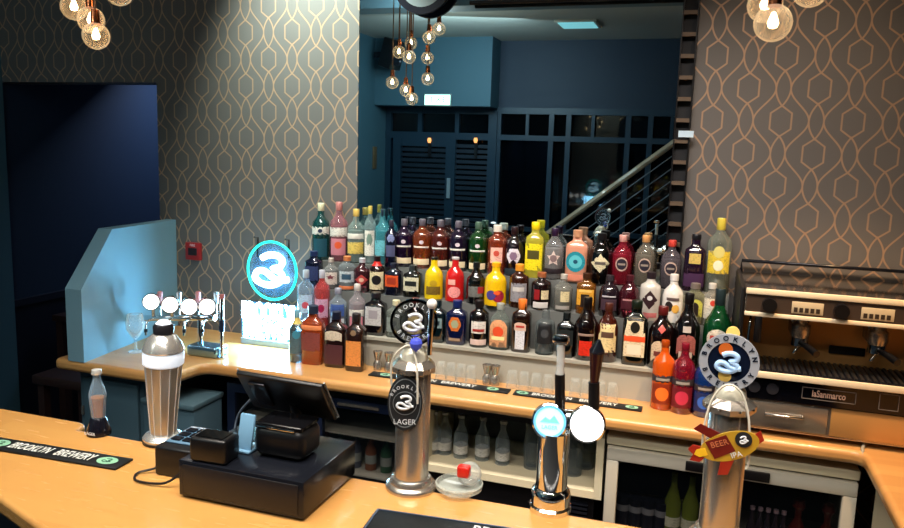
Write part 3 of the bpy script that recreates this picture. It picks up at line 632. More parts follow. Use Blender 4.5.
bottle(2, 394, 263, 8.5, 'squat', (.10, .12, .22), (.12, .12, .18), [('rect', .46, .18, .72, (.82, .32, .14)), ('rect', .46, .1, .5, (.6, .2, .12))], 'navy square bottle with a bright orange label', n=5, capf=.84)
bottle(2, 413, 265, 9, 'squat', (.07, .08, .08), (.2, .22, .22), [('rect', .42, .22, .8, (.80, .79, .68)), ('rect', .44, .08, .6, (.10, .12, .12))], 'black square bottle with white and black label on the middle tier', n=5, capf=.84)
bottle(2, 434, 257, 10, 'cone', (.93, .80, .10), (.10, .10, .08), [('rect', .22, .10, .8, (.45, .36, .12)), ('disc', .40, .07, .4, (.7, .58, .12))], 'solid yellow bottle with black cap, left of the solid red bottle', capf=.94)
bottle(2, 455, 257, 10, 'cone', (.80, .12, .12), (.75, .72, .72), [('disc', .22, .13, .7, (.92, .58, .56)), ('rect', .45, .06, .4, (.9, .65, .6), -.3)], 'solid red bottle with a round pink label', capf=.94)
bottle(2, 476, 262, 9, 'wine', (.06, .07, .06), (.06, .07, .08), [('rect', .30, .13, .8, (.42, .42, .40)), ('rect', .34, .08, .35, (.6, .12, .14), .6)], 'black wine-shaped bottle between the red bottle and the yellow fruit bottle')
bottle(2, 496, 262, 10.5, 'cone', (.95, .76, .08), (.92, .66, .08), [('disc', .24, .14, .55, (.62, .12, .22), .35), ('disc', .26, .11, .45, (.28, .24, .5), -.35), ('disc', .32, .05, .3, (.90, .35, .15), .2)], 'yellow orange fruit liqueur bottle with red and purple fruit label', capf=.9)
bottle(2, 519, 264, 10, 'squat', (.30, .13, .06), (.88, .58, .18), [('rect', .36, .22, .9, (.55, .54, .56)), ('rect', .44, .05, .6, (.75, .74, .72))], 'whisky bottle with a yellow orange cap and grey label', capf=.84)
bottle(2, 541, 272, 10, 'squat', (.15, .07, .07), (.62, .36, .22), [('rect', .42, .12, .4, (.85, .78, .62), .45), ('rect', .14, .08, .8, (.8, .78, .76)), ('rect', .42, .14, .28, (.55, .1, .12), -.4)], 'dark rum bottle with white base label on the middle tier')
bottle(2, 563, 274, 8.5, 'gin', (.62, .62, .58), (.72, .7, .66), [('rect', .42, .14, .5, (.84, .78, .60), .25), ('rect', .12, .05, .8, (.6, .58, .55))], 'clear bottle with cream neck label beside the black tall glass', alpha=.4)
bottle(2, 586, 273, 10, 'squat', (.66, .40, .10), (.24, .14, .08), [('rect', .42, .20, .85, (.86, .62, .20)), ('rect', .34, .16, .4, (.14, .10, .08)), ('rect', .58, .03, .6, (.9, .75, .4))], 'amber tequila bottle with a gold and black label', n=3)
bottle(2, 609, 275, 9.5, 'round', (.20, .14, .18), (.2, .18, .2), [('rect', .50, .02, .7, (.72, .7, .72)), ('rect', .3, .14, .8, (.25, .18, .22))], 'smoky dark bottle with a thin white line label on the middle tier')
bottle(2, 629, 275, 9.5, 'round', (.36, .08, .14), (.3, .1, .14), [('rect', .34, .12, .8, (.28, .1, .14)), ('rect', .44, .02, .6, (.7, .5, .5))], 'dark ruby bottle left of the white bottle with the diamond')
bottle(2, 650, 272, 9.5, 'squat', (.86, .84, .80), (.16, .12, .14), [('dia', .44, .20, .8, (.20, .12, .14)), ('disc', .48, .05, .25, (.8, .8, .8)), ('rect', .12, .05, .8, (.7, .4, .4))], 'white bottle with a dark diamond label and dark cap', neck=None)
bottle(2, 673, 274, 10, 'cone', (.93, .92, .90), (.90, .89, .88), [('disc', .34, .11, .4, (.15, .12, .12), -.35), ('disc', .30, .09, .35, (.85, .66, .3), .3), ('rect', .5, .03, .6, (.35, .3, .3))], 'solid white coconut liqueur bottle with palm sunset label')
bottle(2, 694, 283, 10, 'squat', (.60, .62, .50), (.45, .42, .4), [('arch', .42, .22, .8, (.76, .78, .35)), ('arch', .40, .16, .4, (.16, .14, .14))], 'clear bottle with arched yellow-green and black label', alpha=.5)
bottle(2, 711, 283, 8, 'squat', (.72, .72, .68), (.8, .8, .78), [('rect', .42, .24, .9, (.86, .84, .78)), ('disc', .55, .07, .35, (.75, .25, .2), .2)], 'clear bottle with white label and red seal beside the green vermouth', alpha=.5)
# ---- lowest tier
bottle(1, 306, 270, 8, 'tall', (.62, .72, .82), (.75, .8, .85), [('rect', .42, .16, .9, (.70, .80, .90)), ('disc', .4, .06, .4, (.75, .3, .35))], 'pale blue vodka bottle at the left end of the lowest tier', alpha=.5)
bottle(1, 322, 270, 7.5, 'tall', (.82, .28, .28), (.8, .8, .85), [('rect', .36, .16, .9, (.80, .62, .72)), ('disc', .36, .07, .4, (.62, .12, .3))], 'red vodka bottle second on the lowest tier', alpha=.6)
bottle(1, 338, 288, 8.5, 'gin', (.66, .72, .78), (.6, .6, .66), [('rect', .5, .14, .8, (.25, .36, .62)), ('rect', .2, .1, .8, (.75, .78, .8))], 'clear bottle with a blue upper label behind the counter whiskeys', alpha=.4)
bottle(1, 357, 284, 8, 'gin', (.74, .70, .72), (.84, .82, .8), [('rect', .42, .07, 1, W1), ('rect', .24, .10, .8, (.82, .5, .55))], 'clear bottle with white band and pink label left of the black square bottle', alpha=.5)
bottle(1, 376, 292, 11, 'squat', (.08, .06, .09), (.12, .1, .12), [('rect', .46, .22, .68, (.74, .74, .74)), ('rect', .5, .1, .4, (.6, .58, .6))], 'black square bottle with a large silver label on the lowest tier', n=6, capf=.86)
bottle(1, 396, 300, 9, 'squat', (.58, .62, .58), (.82, .80, .66), [('rect', .36, .2, .75, (.50, .54, .52)), ('disc', .4, .09, .4, (.35, .38, .38))], 'clear ribbed bottle beside the black square bottle on the lowest tier', n=4, alpha=.45)
bottle(1, 415, 298, 9, 'round', (.16, .12, .1), (.4, .16, .14), [('rect', .40, .24, .8, (.86, .78, .55)), ('disc', .4, .09, .35, (.35, .28, .2))], 'dark bottle with cream label directly behind the round badge')
bottle(1, 437, 300, 9.5, 'squat', (.05, .14, .17), (.08, .16, .2), [('rect', .48, .12, .7, (.45, .54, .55)), ('rect', .48, .05, .5, (.1, .16, .2))], 'dark teal square bottle just right of the round badge', n=5)
bottle(1, 457, 300, 10.5, 'squat', (.07, .12, .34), (.08, .14, .36), [('hex', .48, .16, .55, (.80, .42, .16)), ('hex', .48, .09, .35, (.6, .62, .5)), ('rect', .13, .03, .5, (.6, .5, .4))], 'cobalt blue bottle with an orange shield label', n=5, capf=.84)
bottle(1, 479, 300, 9.5, 'squat', (.08, .05, .05), (.1, .08, .08), [('rect', .44, .13, .8, (.86, .84, .80)), ('rect', .12, .06, .9, (.8, .7, .66)), ('rect', .38, .03, .6, (.6, .15, .12))], 'dark bottle with two white labels right of the cobalt blue bottle', capf=.84)
bottle(1, 500, 303, 10.5, 'round', (.55, .60, .56), (.6, .62, .58), [('arch', .36, .30, .85, (.84, .60, .42)), ('disc', .40, .12, .5, (.85, .30, .15)), ('rect', .26, .04, .6, (.9, .85, .6))], 'clear rum bottle with an orange sunset label', n=3, alpha=.45)
bottle(1, 522, 299, 10, 'squat', (.17, .08, .05), (.86, .45, .16), [('rect', .30, .24, .45, (.84, .84, .86)), ('arch', .50, .08, .55, (.82, .7, .62)), ('rect', .5, .02, .4, (.7, .2, .15))], 'brown square orange liqueur bottle with orange cap and pale ribbon label', n=4, capf=.78)
bottle(1, 545, 310, 9, 'squat', (.42, .46, .46), None, [('rect', .50, .24, .9, (.10, .11, .12)), ('disc', .5, .1, .4, (.25, .26, .27))], 'clear bottle with a tall black label left of the slim chrome tap handle', alpha=.5)
bottle(1, 566, 312, 9, 'squat', (.06, .08, .08), (.1, .12, .12), [('rect', .45, .18, .8, (.1, .13, .13))], 'plain black square bottle behind the slim chrome tap handle', n=5)
bottle(1, 587, 297, 11, 'wine', (.10, .04, .04), (.05, .03, .03), [('rect', .20, .12, .55, (.82, .16, .08)), ('rect', .42, .02, .7, (.6, .5, .45))], 'black long-necked liqueur bottle with a red flame label', capf=.80)
bottle(1, 608, 303, 10, 'round', (.36, .12, .06), (.3, .14, .1), [('rect', .42, .24, .95, (.88, .80, .58)), ('rect', .48, .05, .6, (.35, .25, .2))], 'brown rum bottle with a big cream label', alpha=1)
jg = bottle(1, 636, 300, 12.5, 'squat', (.04, .06, .04), (.08, .12, .08), [('rect', .44, .30, .72, (.86, .80, .66)), ('rect', .42, .045, .72, (.86, .32, .16)), ('disc', .60, .09, .35, (.10, .10, .08)), ('rect', .25, .08, .5, (.88, .84, .74))], 'dark green-black square herbal liqueur bottle with cream label and orange stripe', n=6, capf=.87)
bottle(1, 662, 306, 12, 'round', (.10, .04, .04), (.35, .1, .1), [('arch', .30, .17, .75, (.80, .72, .60)), ('dia', .66, .07, .35, (.72, .32, .30)), ('rect', .26, .04, .5, (.4, .2, .18))], 'dark coffee liqueur bottle with cream label, behind the orange bottle')
bottle(1, 688, 293, 12, 'wine', (.06, .04, .05), (.06, .05, .06), [('arch', .36, .13, .75, (.62, .36, .34)), ('rect', .56, .04, .3, (.7, .68, .66)), ('rect', .22, .05, .5, (.7, .66, .62))], 'tall black cream liqueur bottle behind the raspberry red bottle')
bottle(1, 719, 288, 13, 'wine', (.04, .34, .16), (.12, .18, .2), [('disc', .44, .11, .75, (.84, .82, .76)), ('rect', .44, .035, .5, (.66, .22, .18)), ('disc', .44, .045, .3, (.7, .3, .25))], 'emerald green vermouth bottle with a round white label', capf=.8)
# ---- on the worktop
bottle(0, 297, 310, 7.5, 'gin', (.36, .42, .44), (.5, .72, .8), [('rect', .40, .22, .9, (.32, .42, .46)), ('disc', .55, .08, .5, (.25, .55, .65))], 'grey bottle with a yellow neck standing nearest the lit sign', Y=2.97, neck=(.88, .80, .45), capf=.86)
bottle(0, 314, 305, 11.5, 'squat', (.78, .30, .10), (.16, .2, .28), [('rect', .40, .16, .85, (.52, .26, .24)), ('rect', .64, .04, 1, (.9, .55, .35))], 'orange amber whiskey bottle standing on the worktop', n=4, Y=2.98)
bottle(0, 337, 311, 11, 'squat', (.20, .10, .09), (.10, .12, .2), [('arch', .58, .09, .75, (.82, .78, .70)), ('rect', .24, .18, .8, (.30, .16, .18))], 'dark brown whiskey bottle with a pale arched label on the worktop', n=5, Y=2.985)
bottle(0, 357, 313, 10, 'squat', (.22, .11, .08), (.13, .12, .13), [('rect', .32, .22, .72, (.88, .56, .28)), ('disc', .68, .05, .3, (.5, .4, .3))], 'brown bourbon bottle with an orange label, rightmost of the worktop whiskeys', n=5, Y=2.965)
for px, ty, c, c2, lab, y_ in ((664, 340, (.84, .34, .06), (.5, .16, .06), 'bright orange fruit syrup bottle on the worktop in front of the shelf', 2.99), (684, 343, (.62, .09, .20), (.40, .07, .12), 'raspberry red fruit syrup bottle on the worktop', 2.97), (706, 352, (.10, .28, .62), (.1, .16, .35), 'blue fruit syrup bottle on the worktop behind the round badge', 2.965)):
    bottle(0, px, ty, 10.2, 'tall', c, tuple(v*.75 for v in c), [('rect', .46, .055, 1.2, (.20, .18, .2)), ('rect', .24, .15, 1.0, c2), ('disc', .24, .10, .6, tuple(min(1, v*1.05+.1) for v in c)), ('rect', .455, .02, .6, (.6, .58, .56))], lab, Y=y_, capf=.9, name='syrup_bottle')

# glasses upturned along the shelf foot, jiggers
gl = None
for k, (px, py) in enumerate(((399, 372), (407, 374), (441, 378), (451, 379), (461, 380), (471, 381), (512, 385), (524, 386), (536, 388), (548, 389), (575, 392), (586, 393), (600, 395), (612, 397))):
    q = onZ(px, py+5, CZ); yy = 3.005 - .055*(k % 2)*.3
    q = onY(px, py, 3.0)
    pos = (q.x, 2.995, CZ+.0005)
    if gl is None:
        gl = thing('shot_glass', 'small clear upturned glass in the row along the foot of the bottle shelf', 'glass', pos, group='upturned glasses along the shelf')
        L('glass_bowl', clear('small_glass', (.80, .84, .82), .08, .03, .3), [(.026, 0), (.019, .07), (0, .07), (0, .06), (.016, .06), (.023, 0), (.026, 0)], gl, 16)
    else:
        c = gl.copy(); COL.objects.link(c); c.location = pos
        for ch in list(gl.children): e = ch.copy(); COL.objects.link(e); e.parent = c
for k, (px, py) in enumerate(((378, 368), (389, 370), (487, 386), (495, 387))):
    q = onY(px, py, 3.0)
    t = thing('jigger', ['left', 'right', 'left', 'right'][k]+' steel measure of the pair '+('left of the tall font with the oval badge' if k < 2 else 'between the two runs of upturned glasses'), 'jigger', (q.x, 2.995, CZ+.0005), group='steel spirit measures')
    L('cup', STEEL, [(0, 0), (.018, 0), (.020, .03), (.012, .045), (.022, .085), (.020, .085), (.011, .05), (0, .05)], t, 18)
# black bar runners on back counter
def runner(name, label, x0, x1, y0, y1, z, words, logos, rz=0, tcol=(.86, .86, .83), group=None, size=None):
    cx, cy = (x0+x1)/2, (y0+y1)/2; t = thing(name, label, 'bar runner', (cx, cy, z+.0005), rz, group); w, h = (x1-x0)/2, (y1-y0)/2
    B('mat', mat('rubber_black', (.05, .06, .07), .5), (-w, w, -h, h, 0, .006), t, .0025)
    for wx, body, ww in words: text('lettering', body, h*1.45, colour(tcol, .5), t, Tr(wx, 0, .0063), .0003, h*.02, width=ww)
    for lx in logos:
        g = Dk('emblem', colour((.55, .75, .62), .4), h*.62, 0, .0005, t, Tr(lx, 0, .006) @ Matrix.Diagonal((1.35, 1, 1, 1)), 24)
        letter_b('emblem_letter', colour((.1, .3, .22), .4), g, Tr(lx, 0, .0068), h*.42, .0012)
    return t
runner('bar_runner', 'black rubber runner on the worktop left of the glasses', -1.32, -.70, 2.895, 2.955, CZ, [(-.09, 'BROOKLYN', .16), (.09, 'BREWERY', .15)], (-.24, .24))
runner('bar_runner', 'black rubber runner on the worktop reaching to the orange syrup bottle', -.68, -.17, 2.895, 2.955, CZ, [(-.10, 'BROOKLYN', .16), (.085, 'BREWERY', .15)], (-.22, .215))

# ---------------------------------------------- neon brewery sign
CY_ = (.55, .95, 1.0)
ns = thing('neon_sign', 'glowing neon brewery sign with a turquoise ring on the back counter', 'sign', (-1.98, 3.16, CZ))
NC = onY(271, 271, 3.14); cz = NC.z-CZ; cx = NC.x+1.98
Dk('back_disc', mat('lit_acrylic', (.30, .55, .75), .3, emit=.05, ecol=(.25, .58, .85), alpha=.35), .128, -.004, .004, ns, Tr(cx, 0, cz) @ UP)
bm = bmesh.new(); tube(bm, [(cx+.133*math.cos(a), -.012, cz+.140*math.sin(a)) for a in [2*PI*i/48 for i in range(48)]], .006, 10, True)
link('ring_tube', fin(bm, True), mat('neon_turquoise', (.12, .86, .78), .3, emit=2.2, ecol=(.1, .86, .76)), ns)
letter_b('letter_tube', mat('neon_tube_white', (.80, .95, 1), .3, emit=6), ns, Tr(cx, -.022, cz+.004) @ UP, .104, .0155)
q0 = onY(238, 303, 3.12); q1 = onY(300, 340, 3.12); hz = q0.z-CZ; lz = q1.z-CZ; x0 = q0.x+1.98; x1 = q1.x+1.98
B('letter_panel', mat('lit_letter_panel', (.16, .30, .42), .5, emit=.3, ecol=(.4, .72, .95)), (x0, x1, -.016, .016, .035, hz+.005), ns, .004)
mz = (hz+.035)/2; zz = (hz-.035)/4
text('lettering', 'BROOKLYN', .115, mat('neon_white', (.60, .86, 1), .3, emit=85), ns, Tr((x0+x1)/2, -.02, .035+3*zz+.004) @ UP, .004, .003, width=x1-x0-.02)
text('lettering', 'BREWERY', .115, mat('neon_white'), ns, Tr((x0+x1)/2, -.02, .035+zz-.002) @ UP, .004, .003, width=x1-x0-.03)
B('base', mat('sign_base', (.55, .62, .68), .3), (x0+.005, x1, -.03, .03, 0, .03), ns, .004)
for s in (-.085, .085): T('bracket', BLACK, [(cx+s, .0, cz+.06), (cx+s, .0, cz+.155), (cx+s-.02, 0, cz+.155)], .005, ns)
# red wall notice
q = onY(195, 251, MY); rn = thing('fire_call_point', 'small red call point box on the wallpaper left of the neon sign', 'call point', (q.x, MY, q.z))
B('housing', colour((.60, .12, .13), .4), (-.046, .046, -.02, 0, -.046, .046), rn, .004); B('plate', colour((.12, .08, .1), .4), (-.026, .026, -.023, -.02, -.02, .018), rn)
text('lettering', 'FIRE', .018, colour((.85, .8, .8), .4), rn, Tr(0, -.0205, .032) @ UP, .0006)

# ---------------------------------------------- tap tower on back counter
LENS = mat('lit_lens', (1, .96, .92), .3, emit=5)
tt = thing('tap_tower', 'chrome tap tower with four lit round lenses beside the blue partition', 'beer tap', (-2.21, 2.88, CZ))
def lp(px, py, Y): q = onY(px, py, Y); return Vector((q.x+2.21, q.y-2.88, q.z-CZ))
zb = lp(180, 320, 2.9).z
B('base', mat('blue_chrome', (.55, .7, .8), .15, .9), (.0, .16, -.04, .06, 0, .05), tt, .012, seg=3)
T('rail', CHROME, [lp(143, 318, 2.9), lp(215, 318, 2.9)], .014, tt, 12)
for px in (168, 200): a = lp(px, 318, 2.9); T('post', CHROME, [(a.x, a.y, .0), tuple(a)], .012, tt, 12)
lab4 = ((151, 302), (170, 305), (189, 307), (207, 307))
for i, (px, py) in enumerate(lab4):
    a = lp(px, py, 2.85)
    Mx = Matrix.Translation(a) @ Matrix.Rotation(.6, 4, 'Z') @ UP
    h = Dk('lens_housing', CHROME, .040, -.03, -.004, tt, Mx, 28); Dk('lens', LENS, .0345, -.004, .003, h, Mx, 28)
    b2 = lp(px+2, 318, 2.9); T('neck', CHROME, [a+Vector((0, .01, 0)), b2], .009, tt)
    hx = lp(px+9, 291, 2.92); hp = L('handle', [mat('handle_rose', (.8, .5, .5), .3), mat('handle_silver', (.75, .8, .82), .25, .7)][i % 2], [(0, 0), (.008, 0), (.012, .03), (.013, .055), (.006, .06), (0, .06)], tt, 14, Matrix.Translation(hx-Vector((0, 0, .06))))
    T('lever', CHROME, [hx-Vector((0, 0, .06)), (hx.x, hx.y-.0, b2.z)], .005, tt)
    s_ = lp(px+10, 330, 2.84); T('spout', CHROME, [(b2.x, b2.y, b2.z-.005), (b2.x+.004, b2.y-.05, b2.z-.01), (b2.x+.006, b2.y-.06, b2.z-.07)], .006, tt, 8, smoothpts=3); Dk('spout_collar', BLACK, .008, -.035, -.02, tt, Matrix.Translation((b2.x+.006, b2.y-.058, b2.z-.02)), 12)
a = lp(222, 294, 2.8); b2 = lp(221, 358, 2.8)
tw = thing('side_tap', 'slim tap with a long dark lever at the right of the tap tower', 'beer tap', onZ(222, 358, CZ))
k0 = tw.location; zt = onY(222, 294, k0.y).z-CZ
T('tap_body', CHROME, [(0, 0, 0.0), (0, 0, zt*.55)], .008, tw); T('lever', mat('lever_dark', (.12, .16, .25), .25), [(0, 0, zt*.42), (.002, 0, zt*.6)], .013, tw, 12); T('upper_lever', CHROME, [(0.002, 0, zt*.6), (.004, 0, zt*.93)], .009, tw, 12)
L('handle_top', mat('handle_rose'), [(0, 0), (.012, 0), (.014, .018), (0, .022)], tw, 14, Tr(.004, 0, zt*.93)); Dk('foot', CHROME, .02, 0, .006, tw, None, 18)
q = onZ(136, 352, CZ); gg = thing('wine_glass', 'faint clear round glass standing against the blue partition', 'glass', (q.x, q.y, CZ+.0005))
L('glass_bowl', GLASS, [(0, 0), (.035, 0), (.034, .004), (.006, .008), (.005, .06), (.02, .075), (.04, .11), (.042, .14), (.034, .18), (.032, .18), (.04, .14), (.038, .11), (.018, .078), (0, .072)], gg, 24)

# ================================================================== FRONT BAR
BZ = 1.05
fb_ = thing('bar_counter', 'long front bar counter with a pale maple top', 'bar counter', (-.6, 1.4, 0))
def LB(pts): return [(x+.6, y-1.4) for x, y in pts]
slab('bar_top', rounded(LB([(-2.45, 1.683), (-1.655, 1.683), (-1.645, 1.632), (.95, 1.672), (.95, 1.08), (-1.0, 1.10), (-1.28, 1.163), (-1.477, 1.234), (-2.45, 1.60)]), {1: .03, 2: .012}), BZ-.045, BZ, BARW, fb_, .016)
bm = bmesh.new(); prism(bm, LB([(-2.3, 1.62), (-1.66, 1.62), (.93, 1.62), (.93, 1.2), (-1.0, 1.2), (-1.3, 1.26), (-1.5, 1.33), (-2.3, 1.60)]), 0, BZ-.046); link('front_panel', fin(bm), mat('bar_front_navy', (.12, .16, .2), .5), fb_)
runner('bar_runner', 'black rubber runner lettered in white on the front bar at far left', -1.80, -1.347, 1.437, 1.505, BZ, [(-.065, 'BROOKLYN', .125), (.075, 'BREWERY', .115)], (-.165, .175), rz=.05)
# drip mat at the front
dm = thing('bar_mat', 'large black rubber bar mat at the front edge of the bar', 'bar mat', (-.33, 1.335, BZ+.0005), .09)
B('mat', mat('rubber_black'), (-.31, .31, -.21, .19, 0, .010), dm, .006, seg=3); B('rim', mat('rubber_edge', (.25, .3, .38), .35), [(-.30, .30, .178, .182, .0099, .0125), (-.304, -.30, -.2, .182, .0099, .0125)], dm)
text('lettering', 'BROOKLYN BREWERY', .035, colour((.85, .85, .85), .5), dm, Tr(.10, .158, .0105), .0003, .0005, width=.36)

def beer_font(px, py, label, name, badge, ztop=.325, R=.0415):
    q = onZ(px, py, BZ); t = thing(name, label, 'beer tap', (q.x, q.y, BZ))
    L('base_flange', STEEL, [(0, 0), (.062, 0), (.063, .006), (.060, .012), (.052, .016), (.050, .026), (.046, .03), (0, .03)], t, 36)
    L('column', STEEL, [(R, .0), (R, ztop-.03), (R*.98, ztop-.028), (0, ztop-.028)], t, 40)
    L('cap', STEEL, [(R*1.02, ztop-.034), (R*1.3, ztop-.028), (R*1.32, ztop-.016), (R*1.1, ztop-.006), (R*.9, ztop), (0, ztop+.004)], t, 8, ang=25)
    L('dome', mat('pearl_dome', (.86, .84, .76), .25, .3), [(R*.8, ztop), (R*.75, ztop+.014), (R*.5, ztop+.028), (R*.2, ztop+.034), (0, ztop+.034)], t, 28)
    for s in range(8):
        a = s*PI/4+PI/8; Dk('bolt', CHROME, .004, 0, .004, t, Matrix.Rotation(a, 4, 'Z') @ Tr(R*1.2, 0, ztop-.02), 10) if s in (4, 5, 6, 7) else None
    return t
ff = math.radians(8)
# --- centre font
f1 = beer_font(411, 487, 'tall steel beer font with an oval lager badge, in the middle of the bar', 'beer_font', 0)
bc_ = onY(414, 322, 1.63)-f1.location
Mb = Matrix.Translation(bc_) @ Matrix.Rotation(math.radians(20), 4, 'Z') @ UP
bd = Dk('round_badge', mat('badge_smoked', (.12, .13, .15), .2, alpha=.42), .050, -.003, .003, f1, Mb, 40)
Dk('badge_ring', CHROME, .056, -.004, .005, bd, Mb, 40, .0500); Dk('inner_ring', CHROME, .033, .003, .005, bd, Mb, 40, .031)
letter_b('badge_letter', mat('badge_white', (.88, .90, .92), .3), bd, Mb @ Tr(0, 0, .006), .027, .0042)
arc_text('lettering', 'BROOKLYN', .014, .0415, math.radians(160), math.radians(20), mat('badge_white'), bd, Mb @ Tr(0, 0, .0034)); arc_text('lettering', 'BREWERY', .014, .0415, math.radians(215), math.radians(325), mat('badge_white'), bd, Mb @ Tr(0, 0, .0034), flip=True)
gm = bmesh.new(); lathe(gm, [(0, -.022), (.013, -.01), (.016, .0), (.013, .008), (0, .014)], 8, Matrix.Translation(onY(416, 343, 1.61)-f1.location)); link('gem', mat('violet_gem', (.30, .34, .78), .15), f1) if False else link('gem', fin(gm), mat('violet_gem', (.30, .34, .78), .15, emit=.15), f1)
T('stem', CHROME, [(0, 0, .35), tuple(bc_-Vector((0, -.006, .052)))], .006, f1, 10)
sb = onY(432, 304, 1.64)-f1.location; bm = bmesh.new(); bmesh.ops.create_icosphere(bm, subdivisions=3, radius=.0125, matrix=Matrix.Translation(sb)); link('white_knob', fin(bm, True), mat('knob_white', (.9, .9, .88), .3), f1)
T('knob_stem', CHROME, [sb, (sb.x-.004, sb.y, .34)], .007, f1, 10)
ov = onY(405, 403, f1.location.y-.046)-f1.location
Mo = Matrix.Translation(ov) @ Matrix.Rotation(math.radians(18), 4, 'Z') @ UP @ Matrix.Diagonal((1, 1.62, 1, 1))
vb_ = Dk('oval_badge', mat('badge_dark', (.10, .12, .14), .55), .041, -.006, .002, f1, Mo, 40)
Dk('oval_ring', mat('badge_silver', (.55, .58, .6), .3, .5), .037, .002, .003, vb_, Mo, 40, .0355)
Mo2 = Matrix.Translation(ov) @ Matrix.Rotation(math.radians(18), 4, 'Z') @ UP
letter_b('badge_letter', mat('badge_white'), vb_, Mo2 @ Tr(0, .002, .0045), .022, .0032)
Dk('oval_ring', mat('badge_silver'), .0285, .002, .0035, vb_, Mo2, 40, .0272)
arc_text('lettering', 'BROOKLYN', .011, .0345, math.radians(155), math.radians(25), mat('badge_white'), vb_, Mo2 @ Tr(0, .006, .0028)); text('lettering', 'LAGER', .018, mat('badge_white'), vb_, Mo2 @ Tr(0, -.046, .0028), .0005)
def cord(t, pts): return T('cord', mat('white_cord', (.86, .84, .78), .5), pts, .0025, t, 6, smoothpts=6)
cord(f1, [(-.044, -.03, .26), (-.046, -.03, .31), (-.03, -.035, .345), (0, -.035, .365), (.018, -.04, .34), (.026, -.045, .30), (.028, -.044, .23)])
# --- right font
q = onY(720, 450, 1.66); f2 = beer_font(*([0, 0]), 'x', 'beer_font', 0) if False else None
def font_at(x, y, label):
    px_ = 700; t = beer_font(411, 487, label, 'beer_font', 0); t.location = (x, y, BZ); return t
f2 = font_at(.081, 1.655, 'tall steel beer font with a round badge at the right, hung with a yellow fish')
bc2 = onY(729, 362, 1.64)-f2.location
Mb = Matrix.Translation(bc2) @ Matrix.Rotation(math.radians(-6), 4, 'Z') @ UP
bd = Dk('round_badge', mat('badge_navy', (.06, .09, .16), .2), .044, -.003, .002, f2, Mb, 40)
Dk('badge_ring', mat('badge_silver_ring', (.70, .72, .76), .3, .2), .0595, -.004, .004, bd, Mb, 44, .042)
letter_b('badge_letter', mat('badge_pale_blue', (.66, .80, .95), .3, emit=.15), bd, Mb @ Tr(0, 0, .006), .027, .0058)
Dk('orange_inlay', mat('badge_orange', (.80, .40, .16), .3), .014, .002, .005, bd, Mb @ Tr(-.008, .026, 0), 20)
Dk('yellow_inlay', mat('badge_yellow', (.88, .74, .38), .3), .013, .002, .004, bd, Mb @ Tr(-.006, -.030, 0), 20)
arc_text('lettering', 'BROOKLYN', .014, .0505, math.radians(165), math.radians(15), mat('badge_navy'), bd, Mb @ Tr(0, 0, .0045), bold=.0003); arc_text('lettering', 'BREWERY', .014, .0505, math.radians(205), math.radians(335), mat('badge_navy'), bd, Mb @ Tr(0, 0, .0045), flip=True, bold=.0003)
yb = onY(733, 333, 1.65)-f2.location; Dk('top_disc', mat('amber_disc', (.95, .78, .42), .3, emit=.25), .0135, -.004, .004, f2, Matrix.Translation(yb) @ UP, 24)
bm = bmesh.new(); lathe(bm, [(.020, -.085), (.012, -.07), (.006, -.058), (0, -.058)], 16, Matrix.Translation(bc2)); link('stem', fin(bm, True), mat('stem_lit', (.8, .88, 1), .15, emit=.6), f2)
cord(f2, [(-.046, -.050, .19), (-.048, -.044, .26), (-.036, -.04, .325), (-.01, -.04, .36), (.02, -.04, .345), (.038, -.044, .29), (.044, -.048, .21), (.040, -.052, .19)])
# --- fish hanging on it
fy = 1.655-.055; fc_ = onY(727, 446, fy); fs = thing('hanging_fish', 'yellow cut-out fish with red fins hanging from the right beer font', 'sign', (fc_.x, fy, fc_.z), -.05)
Mf = Matrix.Rotation(math.radians(-24), 4, 'Y')
def flat(name, m, pts, y0, y1, parent, M=Mf):
    bm = bmesh.new(); prism(bm, [(x*.00215, -z*.00215) for x, z in pts], 0, y1-y0, M @ Tr(0, y1, 0) @ UP); return link(name, fin(bm), m, parent)
YEL = mat('fish_yellow', (.74, .58, .16), .4); RED = mat('fish_red', (.62, .15, .09), .4); MAR = mat('fish_maroon', (.42, .09, .07), .4)
flat('fish_body', YEL, [(28*math.cos(a)+2, (14.5 if math.sin(a) > 0 else 13)*math.sin(a)) for a in [2*PI*i/32 for i in range(32)]], -.002, .002, fs)
flat('tail_fin', RED, [(-22, -4), (-30, -9), (-36, -6), (-33, 0), (-38, 5), (-30, 9), (-22, 5)], -.0015, .0015, fs)
flat('tail_flame', mat('flame_yellow', (.95, .75, .15), .4), [(-20, -3), (-28, -4), (-32, 0), (-28, 4), (-20, 4)], -.003, -.002, fs)
flat('top_fin', MAR, [(-12, -11), (-24, -24), (-16, -27), (-2, -14)], -.0015, .0015, fs)
flat('bottom_fin', RED, [(-10, 12), (-18, 25), (-9, 27), (2, 14)], -.0015, .0015, fs); flat('nose_fin', RED, [(27, -4), (34, -7), (34, 3), (28, 5)], -.0015, .0015, fs)
flat('red_panel', MAR, [(-18, -9), (3, -11), (6, 6), (-15, 9)], -.0032, -.002, fs)
Mt = Mf @ Tr(0, -.0036, 0) @ UP
text('lettering', 'PUNK', .018, mat('fish_text_tan', (.78, .45, .3), .4), fs, Mt @ Tr(-.0125, .010, 0) @ Matrix.Rotation(.06, 4, 'Z'), .0004) if False else text('lettering', 'BEER', .017, mat('fish_text_tan', (.78, .45, .3), .4), fs, Mt @ Tr(-.0125, .009, 0), .0004)
text('lettering', 'IPA', .016, mat('badge_white'), fs, Mt @ Tr(.012, -.021, .001), .0006)
me_ = Mf @ Tr(.036, -.0035, .006) @ UP; eb = Dk('fish_emblem', mat('badge_dark'), .0165, 0, .001, fs, me_, 28); letter_b('emblem_letter', mat('badge_white'), eb, me_ @ Tr(0, 0, .002), .0095, .0016)

